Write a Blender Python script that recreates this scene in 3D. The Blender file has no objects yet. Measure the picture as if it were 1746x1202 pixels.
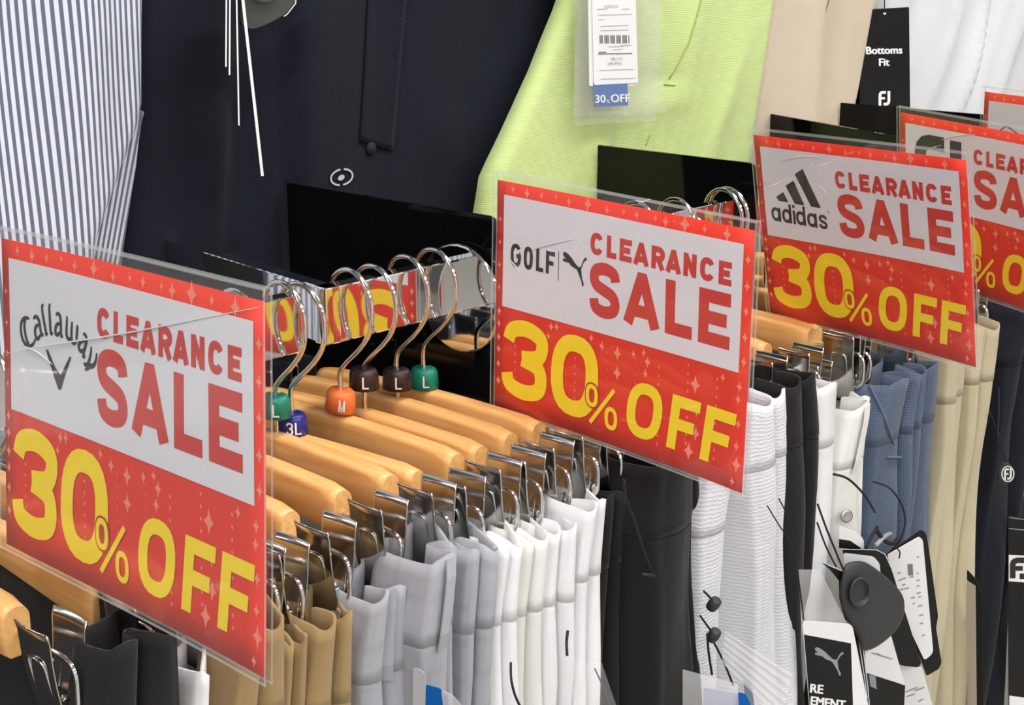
import bpy, math, random
from mathutils import Vector, Matrix
from math import sin, cos, pi, radians as R
random.seed(7)
C = bpy.context.scene.collection
sc = bpy.context.scene
# ---------------------------------------------------------------- camera
EYE = Vector((0, 0, 1.5))
F_PX, PITCH, YAW = 2583.0, R(15.4), R(42.5)
FW = Vector((-sin(YAW)*cos(PITCH), cos(YAW)*cos(PITCH), -sin(PITCH)))
RT = Vector((cos(YAW), sin(YAW), 0)); UP = RT.cross(FW)
cd = bpy.data.cameras.new('camera'); cam = bpy.data.objects.new('camera', cd); C.objects.link(cam)
cam.matrix_world = Matrix(((RT.x, UP.x, -FW.x, 0), (RT.y, UP.y, -FW.y, 0), (RT.z, UP.z, -FW.z, EYE.z), (0, 0, 0, 1)))
cd.sensor_width = 36; cd.lens = F_PX/1746*36; cd.clip_start = 0.05
sc.camera = cam
# ---------------------------------------------------------------- world, lights, exposure
w = bpy.data.worlds.new('world'); sc.world = w; w.use_nodes = True
w.node_tree.nodes['Background'].inputs[0].default_value = (0.9, 0.95, 1, 1)
w.node_tree.nodes['Background'].inputs[1].default_value = 0.3
def area(name, loc, sx, sy, power, rot=(0, 0, 0), col=(1, .985, .955)):
    l = bpy.data.lights.new(name, 'AREA'); l.shape = 'RECTANGLE'; l.size = sx; l.size_y = sy
    l.energy = power; l.color = col
    o = bpy.data.objects.new(name, l); C.objects.link(o); o.location = loc; o.rotation_euler = rot
    return o
LIGHTS = [(lx, ly) for lx in (-.25, 1.3, 2.9) for ly in (-2.2, -.5, 1.2, 2.9)]
for lx, ly in LIGHTS:
    area('ceiling_lamp_light', (lx, ly, 2.77), .16, 1.2, 26)
sc.view_settings.view_transform = 'Standard'; sc.view_settings.look = 'None'
sc.view_settings.gamma = 1; sc.view_settings.use_curve_mapping = False
sc.view_settings.exposure = -0.12

# ---------------------------------------------------------------- helpers
def un(px, py, axis, v):
    """point of the place seen at a photo pixel, on the plane axis = v"""
    d = FW*F_PX + RT*(px-873) - UP*(py-601)
    return EYE + d*((v-EYE[axis])/d[axis])
def Yat(px, py, X): return un(px, py, 0, X).y
def empty(name, loc=(0, 0, 0), rz=0):
    o = bpy.data.objects.new(name, None); C.objects.link(o); o.location = loc; o.rotation_euler = (0, 0, rz)
    o.empty_display_size = .02
    return o
def tag(o, label=None, cat=None, group=None, kind=None):
    if label: o['label'] = label
    if cat: o['category'] = cat
    if group: o['group'] = group
    if kind: o['kind'] = kind
    return o
def catmull(P, n=6, closed=False):
    P = [Vector(p) for p in P]; out = []; N = len(P)
    for i in range(N if closed else N-1):
        a = P[(i-1) % N] if closed or i > 0 else P[0]
        b = P[i]; c = P[(i+1) % N]; d = P[(i+2) % N] if closed or i+2 < N else P[-1]
        for k in range(n):
            t = k/n
            out.append(.5*((2*b)+(-a+c)*t+(2*a-5*b+4*c-d)*t*t+(-a+3*b-3*c+d)*t**3))
    if not closed: out.append(P[-1])
    return out
class MB:
    def __init__(s): s.v = []; s.f = []; s.uv = None; s.sm = []
    def box(s, lo, hi, M=None):
        b = len(s.v)
        for z in (lo[2], hi[2]):
            for x, y in ((lo[0], lo[1]), (hi[0], lo[1]), (hi[0], hi[1]), (lo[0], hi[1])):
                p = Vector((x, y, z)); s.v.append(M @ p if M else p)
        for q in ((0,3,2,1),(4,5,6,7),(0,1,5,4),(1,2,6,5),(2,3,7,6),(3,0,4,7)):
            s.f.append([b+i for i in q]); s.sm.append(False)
    def rings(s, rings, closed=True, caps=True, smooth=True):
        b = len(s.v); n = len(rings[0])
        for r in rings: s.v += [Vector(p) for p in r]
        for i in range(len(rings)-1):
            for j in range(n if closed else n-1):
                k = (j+1) % n
                s.f.append([b+i*n+j, b+i*n+k, b+(i+1)*n+k, b+(i+1)*n+j]); s.sm.append(smooth)
        if caps:
            s.f.append([b+j for j in range(n)][::-1]); s.sm.append(False)
            s.f.append([b+(len(rings)-1)*n+j for j in range(n)]); s.sm.append(False)
    def tube(s, path, r, seg=8, caps=True):
        path = [Vector(p) for p in path]
        up = None; rs = []
        for i, p in enumerate(path):
            t = (path[min(i+1, len(path)-1)]-path[max(i-1, 0)]).normalized()
            if up is None:
                up = Vector((0, 1, 0)) if abs(t.y) < .9 else Vector((1, 0, 0))
            up = (up - t*up.dot(t)).normalized(); side = t.cross(up)
            rr = r(i/(len(path)-1)) if callable(r) else r
            rs.append([p+(up*cos(a)+side*sin(a))*rr for a in [2*pi*k/seg for k in range(seg)]])
        s.rings(rs, True, caps)
    def lathe(s, prof, seg=20, M=None):
        rs = [[(r*cos(a), r*sin(a), z) for a in [2*pi*k/seg for k in range(seg)]] for r, z in prof]
        if M: rs = [[M @ Vector(p) for p in r] for r in rs]
        s.rings(rs, True, True)
    def prism(s, poly, d, fn):
        """poly: list of 2D points; fn(u,v,w) -> 3D; w in (0,d)"""
        b = len(s.v); n = len(poly)
        for wv in (0, d): s.v += [Vector(fn(u, v, wv)) for u, v in poly]
        s.f.append([b+i for i in range(n)][::-1]); s.f.append([b+n+i for i in range(n)]); s.sm += [False]*2
        for i in range(n):
            k = (i+1) % n; s.f.append([b+i, b+k, b+n+k, b+n+i]); s.sm.append(False)
    def build(s, name, mat, parent=None, bevel=0, mods=None):
        me = bpy.data.meshes.new(name)
        off = Vector(parent.location) if (parent and not getattr(s, 'local', False)) else Vector((0, 0, 0))
        if parent and parent.parent and not getattr(s, 'local', False): off = off + Vector(parent.parent.location)
        me.from_pydata([tuple(Vector(p)-off) for p in s.v], [], s.f)
        me.polygons.foreach_set('use_smooth', s.sm)
        if s.uv:
            l = me.uv_layers.new(name='uv')
            for lp in me.loops: l.data[lp.index].uv = s.uv[lp.vertex_index]
        me.update()
        o = bpy.data.objects.new(name, me); C.objects.link(o); o.parent = parent
        if mat: me.materials.append(mat)
        if bevel:
            m = o.modifiers.new('b', 'BEVEL'); m.width = bevel; m.segments = 2; m.limit_method = 'ANGLE'
        return o
def L(mb): mb.local = True; return mb
def copy_tree(o, parent=None):
    c = o.copy(); C.objects.link(c); c.parent = parent
    for ch in list(o.children): copy_tree(ch, c)
    return c

# ---------------------------------------------------------------- materials
def mat(name, col, rough=.6, metal=0, spec=.5, noise=0, nscale=200, bump=0, bscale=600, sheen=0, coat=0, vary=None, vscale=(8, 8, 8)):
    m = bpy.data.materials.new(name); m.use_nodes = True; N = m.node_tree.nodes; K = m.node_tree.links
    p = N['Principled BSDF']; p.inputs['Base Color'].default_value = (*col, 1)
    p.inputs['Roughness'].default_value = rough; p.inputs['Metallic'].default_value = metal
    p.inputs['Specular IOR Level'].default_value = spec
    p.inputs['Coat Weight'].default_value = coat; p.inputs['Coat Roughness'].default_value = .06
    p.inputs['Sheen Weight'].default_value = sheen
    tc = N.new('ShaderNodeTexCoord')
    if noise:
        n = N.new('ShaderNodeTexNoise'); n.inputs['Scale'].default_value = nscale; K.new(tc.outputs['Object'], n.inputs['Vector'])
        mx = N.new('ShaderNodeMix'); mx.data_type = 'RGBA'
        mx.inputs[6].default_value = (*[c*(1-noise) for c in col], 1); mx.inputs[7].default_value = (*[min(1, c*(1+noise)) for c in col], 1)
        K.new(n.outputs['Fac'], mx.inputs[0]); K.new(mx.outputs[2], p.inputs['Base Color'])
    if bump:
        n = N.new('ShaderNodeTexNoise'); n.inputs['Scale'].default_value = bscale; K.new(tc.outputs['Object'], n.inputs['Vector'])
        b = N.new('ShaderNodeBump'); b.inputs['Strength'].default_value = bump; b.inputs['Distance'].default_value = .001
        K.new(n.outputs['Fac'], b.inputs['Height']); K.new(b.outputs[0], p.inputs['Normal'])
    return m
def srgb(r, g, b):
    f = lambda c: (c/255/12.92 if c <= 10 else ((c/255+.055)/1.055)**2.4)
    return (f(r), f(g), f(b))
M = {}
M['wall'] = mat('dark_slat_wall', srgb(40, 40, 42), .6, noise=.2, nscale=20)
M['white_wall'] = mat('painted_wall', srgb(205, 205, 205), .8)
M['floor'] = mat('floor_tile', srgb(150, 147, 140), .35, noise=.12, nscale=12)
M['ceiling'] = mat('ceiling_tile', srgb(225, 225, 222), .9)
M['black_acrylic'] = mat('glossy_black_acrylic', (.003, .003, .0035), .05, spec=.22)
M['chrome'] = mat('chrome', (.80, .80, .80), .09, 1)
M['steel'] = mat('clip_steel', (.60, .59, .56), .14, 1, bump=.06, bscale=60)
M['mirror'] = mat('polished_rail_chrome', (.86, .86, .86), .04, 1)
M['red'] = mat('printed_red', srgb(228, 54, 34), .6, spec=.25)
M['redtxt'] = mat('printed_red_lettering', srgb(206, 56, 50), .55)
M['dkred'] = mat('printed_dark_red_outline', srgb(196, 58, 24), .6, spec=.25)
M['star'] = mat('printed_pale_red', srgb(248, 142, 118), .55)
M['yellow'] = mat('printed_yellow', srgb(252, 222, 36), .6, spec=.25)
M['paper'] = mat('printed_white', srgb(226, 226, 234), .6)
M['ink'] = mat('printed_black', srgb(38, 34, 32), .6)
M['greyink'] = mat('printed_grey', srgb(150, 150, 152), .6)
M['blackcard'] = mat('black_card', srgb(22, 22, 22), .5, spec=.3)
M['whitecard'] = mat('white_card', srgb(238, 238, 240), .55)
M['blue'] = mat('blue_print', srgb(2, 90, 168), .6, spec=.2)
M['cord'] = mat('black_cord', srgb(18, 18, 20), .7)
M['plastic_black'] = mat('black_plastic', srgb(52, 52, 54), .45, bump=.1, bscale=900)
def wood():
    m = bpy.data.materials.new('honey_wood'); m.use_nodes = True; N = m.node_tree.nodes; K = m.node_tree.links
    p = N['Principled BSDF']; tc = N.new('ShaderNodeTexCoord'); mp = N.new('ShaderNodeMapping')
    mp.inputs['Scale'].default_value = (5, 60, 60); K.new(tc.outputs['Object'], mp.inputs[0])
    oi = N.new('ShaderNodeObjectInfo'); ad = N.new('ShaderNodeVectorMath'); ad.operation = 'ADD'
    K.new(oi.outputs['Random'], ad.inputs[1]); K.new(mp.outputs[0], ad.inputs[0])
    n = N.new('ShaderNodeTexNoise'); n.inputs['Scale'].default_value = 3; n.inputs['Detail'].default_value = 4; K.new(ad.outputs[0], n.inputs['Vector'])
    r = N.new('ShaderNodeValToRGB'); r.color_ramp.elements[0].position = .3; r.color_ramp.elements[0].color = (*srgb(224, 160, 92), 1)
    r.color_ramp.elements[1].position = .7; r.color_ramp.elements[1].color = (*srgb(242, 190, 122), 1)
    K.new(n.outputs['Fac'], r.inputs[0]); K.new(r.outputs[0], p.inputs['Base Color'])
    p.inputs['Roughness'].default_value = .38; p.inputs['Coat Weight'].default_value = .15
    return m
M['wood'] = wood()
def film(name, haze=.06, rough=.05, tint=(1, 1, 1), gloss=1.0, bump=0, bscale=10, crease=None):
    m = bpy.data.materials.new(name); m.use_nodes = True; N = m.node_tree.nodes; K = m.node_tree.links
    N.remove(N['Principled BSDF']); out = N['Material Output']
    t = N.new('ShaderNodeBsdfTransparent'); t.inputs[0].default_value = (*tint, 1)
    d = N.new('ShaderNodeBsdfDiffuse'); d.inputs[0].default_value = (.9, .9, .92, 1)
    g = N.new('ShaderNodeBsdfGlossy'); g.inputs['Roughness'].default_value = rough
    m1 = N.new('ShaderNodeMixShader'); m1.inputs[0].default_value = haze; K.new(t.outputs[0], m1.inputs[1]); K.new(d.outputs[0], m1.inputs[2])
    fr = N.new('ShaderNodeLayerWeight'); fr.inputs[0].default_value = .5
    pw = N.new('ShaderNodeMath'); pw.operation = 'POWER'; pw.inputs[1].default_value = 4; K.new(fr.outputs['Facing'], pw.inputs[0])
    mu = N.new('ShaderNodeMath'); mu.operation = 'MULTIPLY_ADD'; mu.inputs[1].default_value = .9*gloss; mu.inputs[2].default_value = .04*gloss; K.new(pw.outputs[0], mu.inputs[0])
    m2 = N.new('ShaderNodeMixShader'); K.new(mu.outputs[0], m2.inputs[0]); K.new(m1.outputs[0], m2.inputs[1]); K.new(g.outputs[0], m2.inputs[2])
    if bump:
        tc = N.new('ShaderNodeTexCoord'); n = N.new('ShaderNodeTexNoise'); n.inputs['Scale'].default_value = bscale
        K.new(tc.outputs['Object'], n.inputs['Vector'])
        b = N.new('ShaderNodeBump'); b.inputs['Strength'].default_value = bump; b.inputs['Distance'].default_value = .01
        K.new(n.outputs['Fac'], b.inputs['Height']); K.new(b.outputs[0], g.inputs['Normal'])
    K.new(m2.outputs[0], out.inputs[0])
    return m
M['film'] = film('clear_pouch_film', .018, .04, bump=.15, bscale=14)
M['film_sheen'] = film('pouch_film_painted_sheen', .06, .08, bump=.15, bscale=14)  # extra white diffuse share stands in for the reflected veil on the pouch
M['film_edge'] = film('pouch_sealed_edge', .30, .12)
M['sleeve'] = film('clear_tag_sleeve', .12, .06, bump=.5, bscale=40)
M['sleeve_milky'] = film('milky_tag_sleeve', .30, .10, bump=.4, bscale=30)

def fabric(name, col, kind='plain', amp=.10, bump=.25, sheen=.15, col2=None, period=.0078):
    """woven cloth; the weave follows the cloth's own uv (metres)"""
    m = bpy.data.materials.new(name); m.use_nodes = True; N = m.node_tree.nodes; K = m.node_tree.links
    p = N['Principled BSDF']; p.inputs['Roughness'].default_value = .85; p.inputs['Specular IOR Level'].default_value = .2
    p.inputs['Sheen Weight'].default_value = sheen; p.inputs['Sheen Roughness'].default_value = .5
    uv = N.new('ShaderNodeUVMap'); uv.uv_map = 'uv'
    n = N.new('ShaderNodeTexNoise'); n.inputs['Scale'].default_value = 900; n.inputs['Detail'].default_value = 2; K.new(uv.outputs[0], n.inputs['Vector'])
    mx = N.new('ShaderNodeMix'); mx.data_type = 'RGBA'
    mx.inputs[6].default_value = (*[c*(1-amp) for c in col], 1); mx.inputs[7].default_value = (*[min(1, c*(1+amp)) for c in col], 1)
    K.new(n.outputs['Fac'], mx.inputs[0]); colout = mx.outputs[2]; h = n.outputs['Fac']
    def wave(direction, scale, dist=0):
        wv = N.new('ShaderNodeTexWave'); wv.bands_direction = direction; wv.inputs['Scale'].default_value = scale
        wv.inputs['Distortion'].default_value = dist; wv.inputs['Detail'].default_value = 1; wv.inputs['Detail Scale'].default_value = 2
        K.new(uv.outputs[0], wv.inputs['Vector']); return wv.outputs['Fac']
    def mixc(a, c2, fac, lo=None, hi=None):
        if lo is not None:
            r = N.new('ShaderNodeMapRange'); r.inputs[1].default_value = lo; r.inputs[2].default_value = hi; K.new(fac, r.inputs[0]); fac = r.outputs[0]
        x = N.new('ShaderNodeMix'); x.data_type = 'RGBA'; K.new(fac, x.inputs[0]); K.new(a, x.inputs[6]); x.inputs[7].default_value = (*c2, 1)
        return x.outputs[2]
    if kind == 'stripe':
        f = wave('X', pi*2/20/period*1.0, .0)
        colout = mixc(colout, col2, f, .46, .62)
        h2 = wave('Y', 330, .5)
        mm = N.new('ShaderNodeMath'); mm.operation = 'ADD'; K.new(h, mm.inputs[0]); K.new(h2, mm.inputs[1]); h = mm.outputs[0]
    if kind == 'knit':
        f = wave('X', 130, 2.0); g = wave('Y', 130, 2.0)
        mm = N.new('ShaderNodeMath'); mm.operation = 'MULTIPLY'; K.new(f, mm.inputs[0]); K.new(g, mm.inputs[1])
        colout = mixc(colout, col2, mm.outputs[0], .1, .8); h = mm.outputs[0]
    if kind == 'seersucker':
        h = wave('Y', 95, 4.0)
    if kind == 'rib':
        h = wave('Y', 150, 1.2)
    if kind == 'plaid':
        f = wave('X', 12, 0); g = wave('Y', 12, 0)
        colout = mixc(colout, [c*.93 for c in col], f, .8, .95); colout = mixc(colout, [c*.93 for c in col], g, .8, .95)
    K.new(colout, p.inputs['Base Color'])
    b = N.new('ShaderNodeBump'); b.inputs['Strength'].default_value = bump; b.inputs['Distance'].default_value = .0006
    K.new(h, b.inputs['Height'])
    n2 = N.new('ShaderNodeTexNoise'); n2.inputs['Scale'].default_value = 28; K.new(uv.outputs[0], n2.inputs['Vector'])
    b2 = N.new('ShaderNodeBump'); b2.inputs['Strength'].default_value = .35; b2.inputs['Distance'].default_value = .004
    K.new(n2.outputs['Fac'], b2.inputs['Height']); K.new(b.outputs[0], b2.inputs['Normal']); K.new(b2.outputs[0], p.inputs['Normal'])
    return m
FB = dict(
 navy=fabric('navy_twill', srgb(15, 19, 31), sheen=.04), navy2=fabric('navy_knit_cloth', srgb(15, 17, 28), sheen=.04),
 lime=fabric('lime_green_twill', srgb(188, 207, 138), 'rib', .05), beige=fabric('beige_sateen', srgb(196, 182, 162), amp=.05),
 white=fabric('white_cloth', srgb(224, 224, 227), amp=.03), white2=fabric('off_white_cloth', srgb(222, 221, 218), amp=.03),
 stripe=fabric('navy_white_stripe', srgb(210, 214, 226), 'stripe', .04, col2=srgb(96, 104, 122), period=.0060),
 khaki=fabric('khaki_cloth', srgb(154, 129, 90)), grey=fabric('pale_grey_cloth', srgb(162, 164, 172), 'plaid', .04),
 black=fabric('black_cloth', srgb(27, 26, 26), sheen=.08), charcoal=fabric('charcoal_cloth', srgb(58, 56, 54)),
 seer=fabric('white_seersucker', srgb(212, 212, 218), 'seersucker', .03, bump=.4), blue=fabric('slate_blue_waffle', srgb(82, 94, 116), 'knit', .12, bump=.5, col2=srgb(62, 74, 96)),
 tan=fabric('sand_cloth', srgb(186, 175, 148), amp=.05))

# ---------------------------------------------------------------- setting
def struct(name, lo, hi, m):
    b = MB(); b.box(lo, hi); return tag(b.build(name, m), kind='structure')
XW = -1.30
struct('floor', (XW-.1, -3.6, -.05), (4.2, 4.6, 0), M['floor'])
struct('ceiling', (XW-.1, -3.6, 2.8), (4.2, 4.6, 2.9), M['ceiling'])
struct('wall_back', (XW-.1, -3.6, 0), (XW, 4.6, 2.8), M['wall'])
struct('wall_right', (XW, 4.5, 0), (4.2, 4.6, 2.8), mat('darkened_wall', srgb(84, 84, 86), .8))  # unseen wall, coloured dark so that the chrome reflects darkness
struct('wall_left', (XW, -3.6, 0), (4.2, -3.5, 2.8), M['white_wall'])
struct('wall_front', (4.1, -3.5, 0), (4.2, 4.5, 2.8), M['white_wall'])

# ---------------------------------------------------------------- divider panels and rails
ZP = 1.5-.217
def panel(Y, Xi, Xo, label, Yo=None, thick=.004):
    Yo = Y if Yo is None else Yo
    o = empty('divider_panel', (Xi, Y, ZP-.75)); tag(o, label, 'panel', 'black acrylic dividers between rail bays')
    r = .013; poly = [(0, 0), (0, .75)] ; Wd = math.hypot(Xo-Xi, Yo-Y)
    for k in range(6):
        a = pi/2-k*pi/10; poly.append((Wd-r+r*cos(a), .75-r+r*sin(a)))
    poly.append((Wd, 0)); dx, dy = (Xo-Xi)/Wd, (Yo-Y)/Wd
    b = MB(); b.prism(poly, thick, lambda u, v, w_: (Xi+dx*u-dy*w_, Y+dy*u+dx*w_, ZP-.75+v)); b.build('board', M['black_acrylic'], o)
    for zz in (.6, .3):
        b = MB(); b.box((Xi, Y+.004, ZP-.75+zz), (Xi+.02, Y+.012, ZP-.75+zz+.03)); b.build('bracket', M['steel'], o)
    return o
panel(.870, -1.075, -.812, 'black acrylic divider between navy trousers and the second sign')
panel(1.26, -1.03, -.827, 'black acrylic divider below lime green trousers')
panel(1.64, -1.07, -.80, 'black acrylic divider below beige trousers, skewed forward', Yo=1.53)
panel(1.81, -1.06, -.80, 'black acrylic divider under the black fit tag, behind the fourth sign')
def rail(Y0, Y1, label, X=-.847, cross=True, zt=1.5-.252, h=.044, disc=True):
    o = empty('hang_rail', (X, Y0, zt-h)); tag(o, label, 'rail', 'chrome hang rails of the wall rack')
    b = MB(); b.box((X-.007, Y0, zt-h), (X+.007, Y1, zt)); b.build('bar', M['mirror'], o, .0012)
    if cross:
        P = un(200, 433, 1, Y0+.035); b = MB(); b.box((-.262, -.007, -h), (0, .007, 0)); a = Matrix.Translation((X+.007, Y0+.007, zt)) @ Matrix.Rotation(-R(7), 4, 'Z') @ Matrix.Rotation(R(0), 4, 'Y')
        b.v = [a @ p for p in b.v]; b.build('cross_bar', M['mirror'], o, .0012)
    if disc:
        b = MB(); b.lathe([(.046, 0), (.046, .003), (.044, .004)], 32, Matrix.Translation((X-.004, Y1-.001, zt-.036)) @ Matrix.Rotation(pi/2, 4, 'X')); b.build('end_flange', M['mirror'], o)
    return o
rail(.20, .690, 'chrome rail under the nearest sign, ending behind its right edge', cross=False, disc=False)
rail(.712, .868, 'chrome rail with cross bar and round flange in the open middle bay')
rail(.878, 1.255, 'chrome rail behind the second sign', cross=False, disc=False)
rail(1.28, 1.62, 'chrome rail behind the third sign', cross=False, disc=False)
rail(1.83, 2.3, 'chrome rail at far right behind the last sign', cross=False, disc=False)

# ---------------------------------------------------------------- flat print: ribbons and polygons
def ribbon(mb, pts, w, fn, closed=False, z=0):
    P = [Vector((p[0], p[1])) for p in pts]
    Q = [P[0]]
    for p in P[1:]:
        if (p-Q[-1]).length > 1e-4: Q.append(p)
    if closed and (Q[0]-Q[-1]).length < 1e-4: Q.pop()
    P = Q; n = len(P); b = len(mb.v)
    for i in range(n):
        if closed: d0 = (P[i]-P[i-1]).normalized(); d1 = (P[(i+1) % n]-P[i]).normalized()
        else:
            d1 = (P[min(i+1, n-1)]-P[max(min(i, n-2), 0)]).normalized() if i < n-1 else (P[-1]-P[-2]).normalized()
            d0 = (P[i]-P[i-1]).normalized() if i > 0 else d1
        n0 = Vector((-d0.y, d0.x)); n1 = Vector((-d1.y, d1.x)); m_ = (n0+n1)
        m_ = m_.normalized() if m_.length > 1e-3 else n0
        k = 1/max(.45, m_.dot(n0))
        ww = w(i/(n-1)) if callable(w) else w
        for s_ in (.5, -.5):
            q = P[i]+m_*k*ww*s_; mb.v.append(Vector(fn(q.x, q.y, z)))
    for i in range(n if closed else n-1):
        k = (i+1) % n; mb.f.append([b+2*i, b+2*i+1, b+2*k+1, b+2*k]); mb.sm.append(False)
def poly2(mb, pts, fn, z=0):
    b = len(mb.v); mb.v += [Vector(fn(x, y, z)) for x, y in pts]; mb.f.append(list(range(b, b+len(pts)))); mb.sm.append(False)
def sup(cx, cy, a, b, a0, a1, n=24, e=2.5):
    out = []
    for k in range(n+1):
        t = R(a0+(a1-a0)*k/n); c_, s_ = cos(t), sin(t)
        out.append((cx+a*math.copysign(abs(c_)**(2/e), c_), cy+b*math.copysign(abs(s_)**(2/e), s_)))
    return out
def glyph(ch, x0, y0, x1, y1, s):
    """strokes of a bold grotesque capital or figure inside a box; y runs downwards; returns (pts, closed)"""
    h = s/2; l, r, t, b = x0+h, x1-h, y0+h, y1-h; W_, H_ = x1-x0, y1-y0; my = (y0+y1)/2; cx = (x0+x1)/2
    q = lambda x, y: (l+(r-l)*x, t+(b-t)*y)
    if ch == 'O' or ch == '0': return [(sup(cx, my, (r-l)/2, (b-t)/2, 0, 345, 23), True)]
    if ch == 'C': return [(sup(cx, my, (r-l)/2, (b-t)/2, -30, -330, 26), False)]
    if ch == 'G': return [(sup(cx, my, (r-l)/2, (b-t)/2, -38, -360, 28)+[(r, my+h*.4)], False), ([(cx+s*.1, my+h*.2), (r+h, my+h*.2)], False)]
    if ch == 'L': return [([(l, y0), (l, b), (x1, b)], False)]
    if ch == 'E': return [([(x1, t), (l, t), (l, b), (x1, b)], False), ([(l, my), (x1-s*.35, my)], False)]
    if ch == 'F': return [([(x1, t), (l, t), (l, y1)], False), ([(l, my+s*.1), (x1-s*.4, my+s*.1)], False)]
    if ch == 'A': return [([(x0+h*.9, y1), (cx-s*.12, t), (cx+s*.12, t), (x1-h*.9, y1)], False), ([(x0+W_*.24, y1-H_*.27), (x1-W_*.24, y1-H_*.27)], False)]
    if ch == 'N': return [([(l, y1), (l, y0)], False), ([(r, y1), (r, y0)], False), ([(l, y0+s*.3), (r, y1-s*.3)], False)]
    if ch == 'M': return [([(l, y1), (l, y0)], False), ([(r, y1), (r, y0)], False), ([(l, y0+s*.3), (cx, y1-s*.3), (r, y0+s*.3)], False)]
    if ch == 'T': return [([(x0, t), (x1, t)], False), ([(cx, t), (cx, y1)], False)]
    if ch == 'V': return [([(x0+h*.9, y0), (cx, b), (x1-h*.9, y0)], False)]
    if ch == 'U': return [([(l, y0)]+sup(cx, my, (r-l)/2, (b-t)/2, 180, 0, 14)[1:-1]+[(r, y0)], False)]
    if ch == 'R':
        rb = my+s*.2; ry = (rb-t)/2
        return [([(l, y1), (l, t), (cx, t)]+[(cx+(r-cx)*cos(a), (t+rb)/2+ry*sin(a)) for a in [(-pi/2+pi*k/10) for k in range(1, 10)]]+[(cx, rb), (l, rb)], False), ([(cx, rb), (x1-h, y1)], False)]
    if ch == 'S':
        return [(catmull([(*q(1, .25), 0), (*q(.9, .07), 0), (*q(.5, 0), 0), (*q(.1, .07), 0), (*q(0, .25), 0), (*q(.14, .41), 0), (*q(.5, .5), 0), (*q(.86, .59), 0), (*q(1, .76), 0), (*q(.9, .93), 0), (*q(.5, 1), 0), (*q(.1, .93), 0), (*q(0, .73), 0)], 4), False)]
    if ch == '3':
        return [(catmull([(*q(0, .24), 0), (*q(.1, .07), 0), (*q(.5, 0), 0), (*q(.9, .08), 0), (*q(.99, .24), 0), (*q(.86, .41), 0), (*q(.42, .475), 0)], 5), False),
                (catmull([(*q(.42, .475), 0), (*q(.88, .55), 0), (*q(1, .75), 0), (*q(.9, .93), 0), (*q(.5, 1), 0), (*q(.1, .93), 0), (*q(0, .76), 0)], 5), False)]
    return []
def word(mb, items, fn, s, z, shear=0, yb=0):
    g = (lambda u, v, zz: fn(u-(v-yb)*shear, v, zz)) if shear else fn
    for ch, x0, y0, x1, y1 in items:
        for k, (pts, cl) in enumerate(glyph(ch, x0, y0, x1, y1, s)): ribbon(mb, pts, s, g, cl, z+k*.00002)
CAT = [(190,250),(225,228),(300,262),(365,310),(430,375),(480,420),(520,443),(560,440),(585,395),(610,345),(645,315),(675,320),(670,350),(640,365),(615,385),(590,430),(570,465),(580,540),(595,610),(630,670),(615,715),(590,690),(580,640),(545,580),(510,520),(480,475),(420,450),(370,430),(320,385),(250,370),(195,355),(190,325),(250,320),(205,290)]
CAT = [((x-190)/485, (y-.17*(x-190)-221)/422) for x, y in CAT]
def cat_logo(mb, x0, y0, x1, y1, fn, z): poly2(mb, [(x0+(x1-x0)*u, y0+(y1-y0)*v) for u, v in CAT], fn, z)
def fj(mb, x0, y0, x1, y1, fn, z):
    W_, H_ = x1-x0, y1-y0; s = W_*.24
    q = lambda x, y: (x0+W_*x, y0+H_*y)
    ribbon(mb, [q(.12, 1), q(.12, .32), q(.15, .2), q(.22, .13), q(.33, .1), q(.64, .1)], s, fn, False, z)
    ribbon(mb, [q(.12, .5), q(.55, .5)], s*.85, fn, False, z+.00002)
    ribbon(mb, [q(.88, 0), q(.88, .68), q(.85, .8), q(.78, .87), q(.67, .9), q(.42, .9)], s, fn, False, z)
_tx = {}
def text_into(mb, body, size, place, bold=0, align='LEFT'):
    """flat lettering; place(x, y) -> 3D, x right, y up, in metres"""
    cu = bpy.data.curves.new('t', 'FONT'); cu.body = body; cu.size = size; cu.offset = bold; cu.align_x = align
    cu.resolution_u = 3
    o = bpy.data.objects.new('t', cu); C.objects.link(o)
    me = o.to_mesh(); b = len(mb.v)
    mb.v += [Vector(place(v.co.x, v.co.y)) for v in me.vertices]
    for p in me.polygons: mb.f.append([b+i for i in p.vertices]); mb.sm.append(False)
    o.to_mesh_clear(); bpy.data.objects.remove(o); bpy.data.curves.remove(cu)

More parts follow.
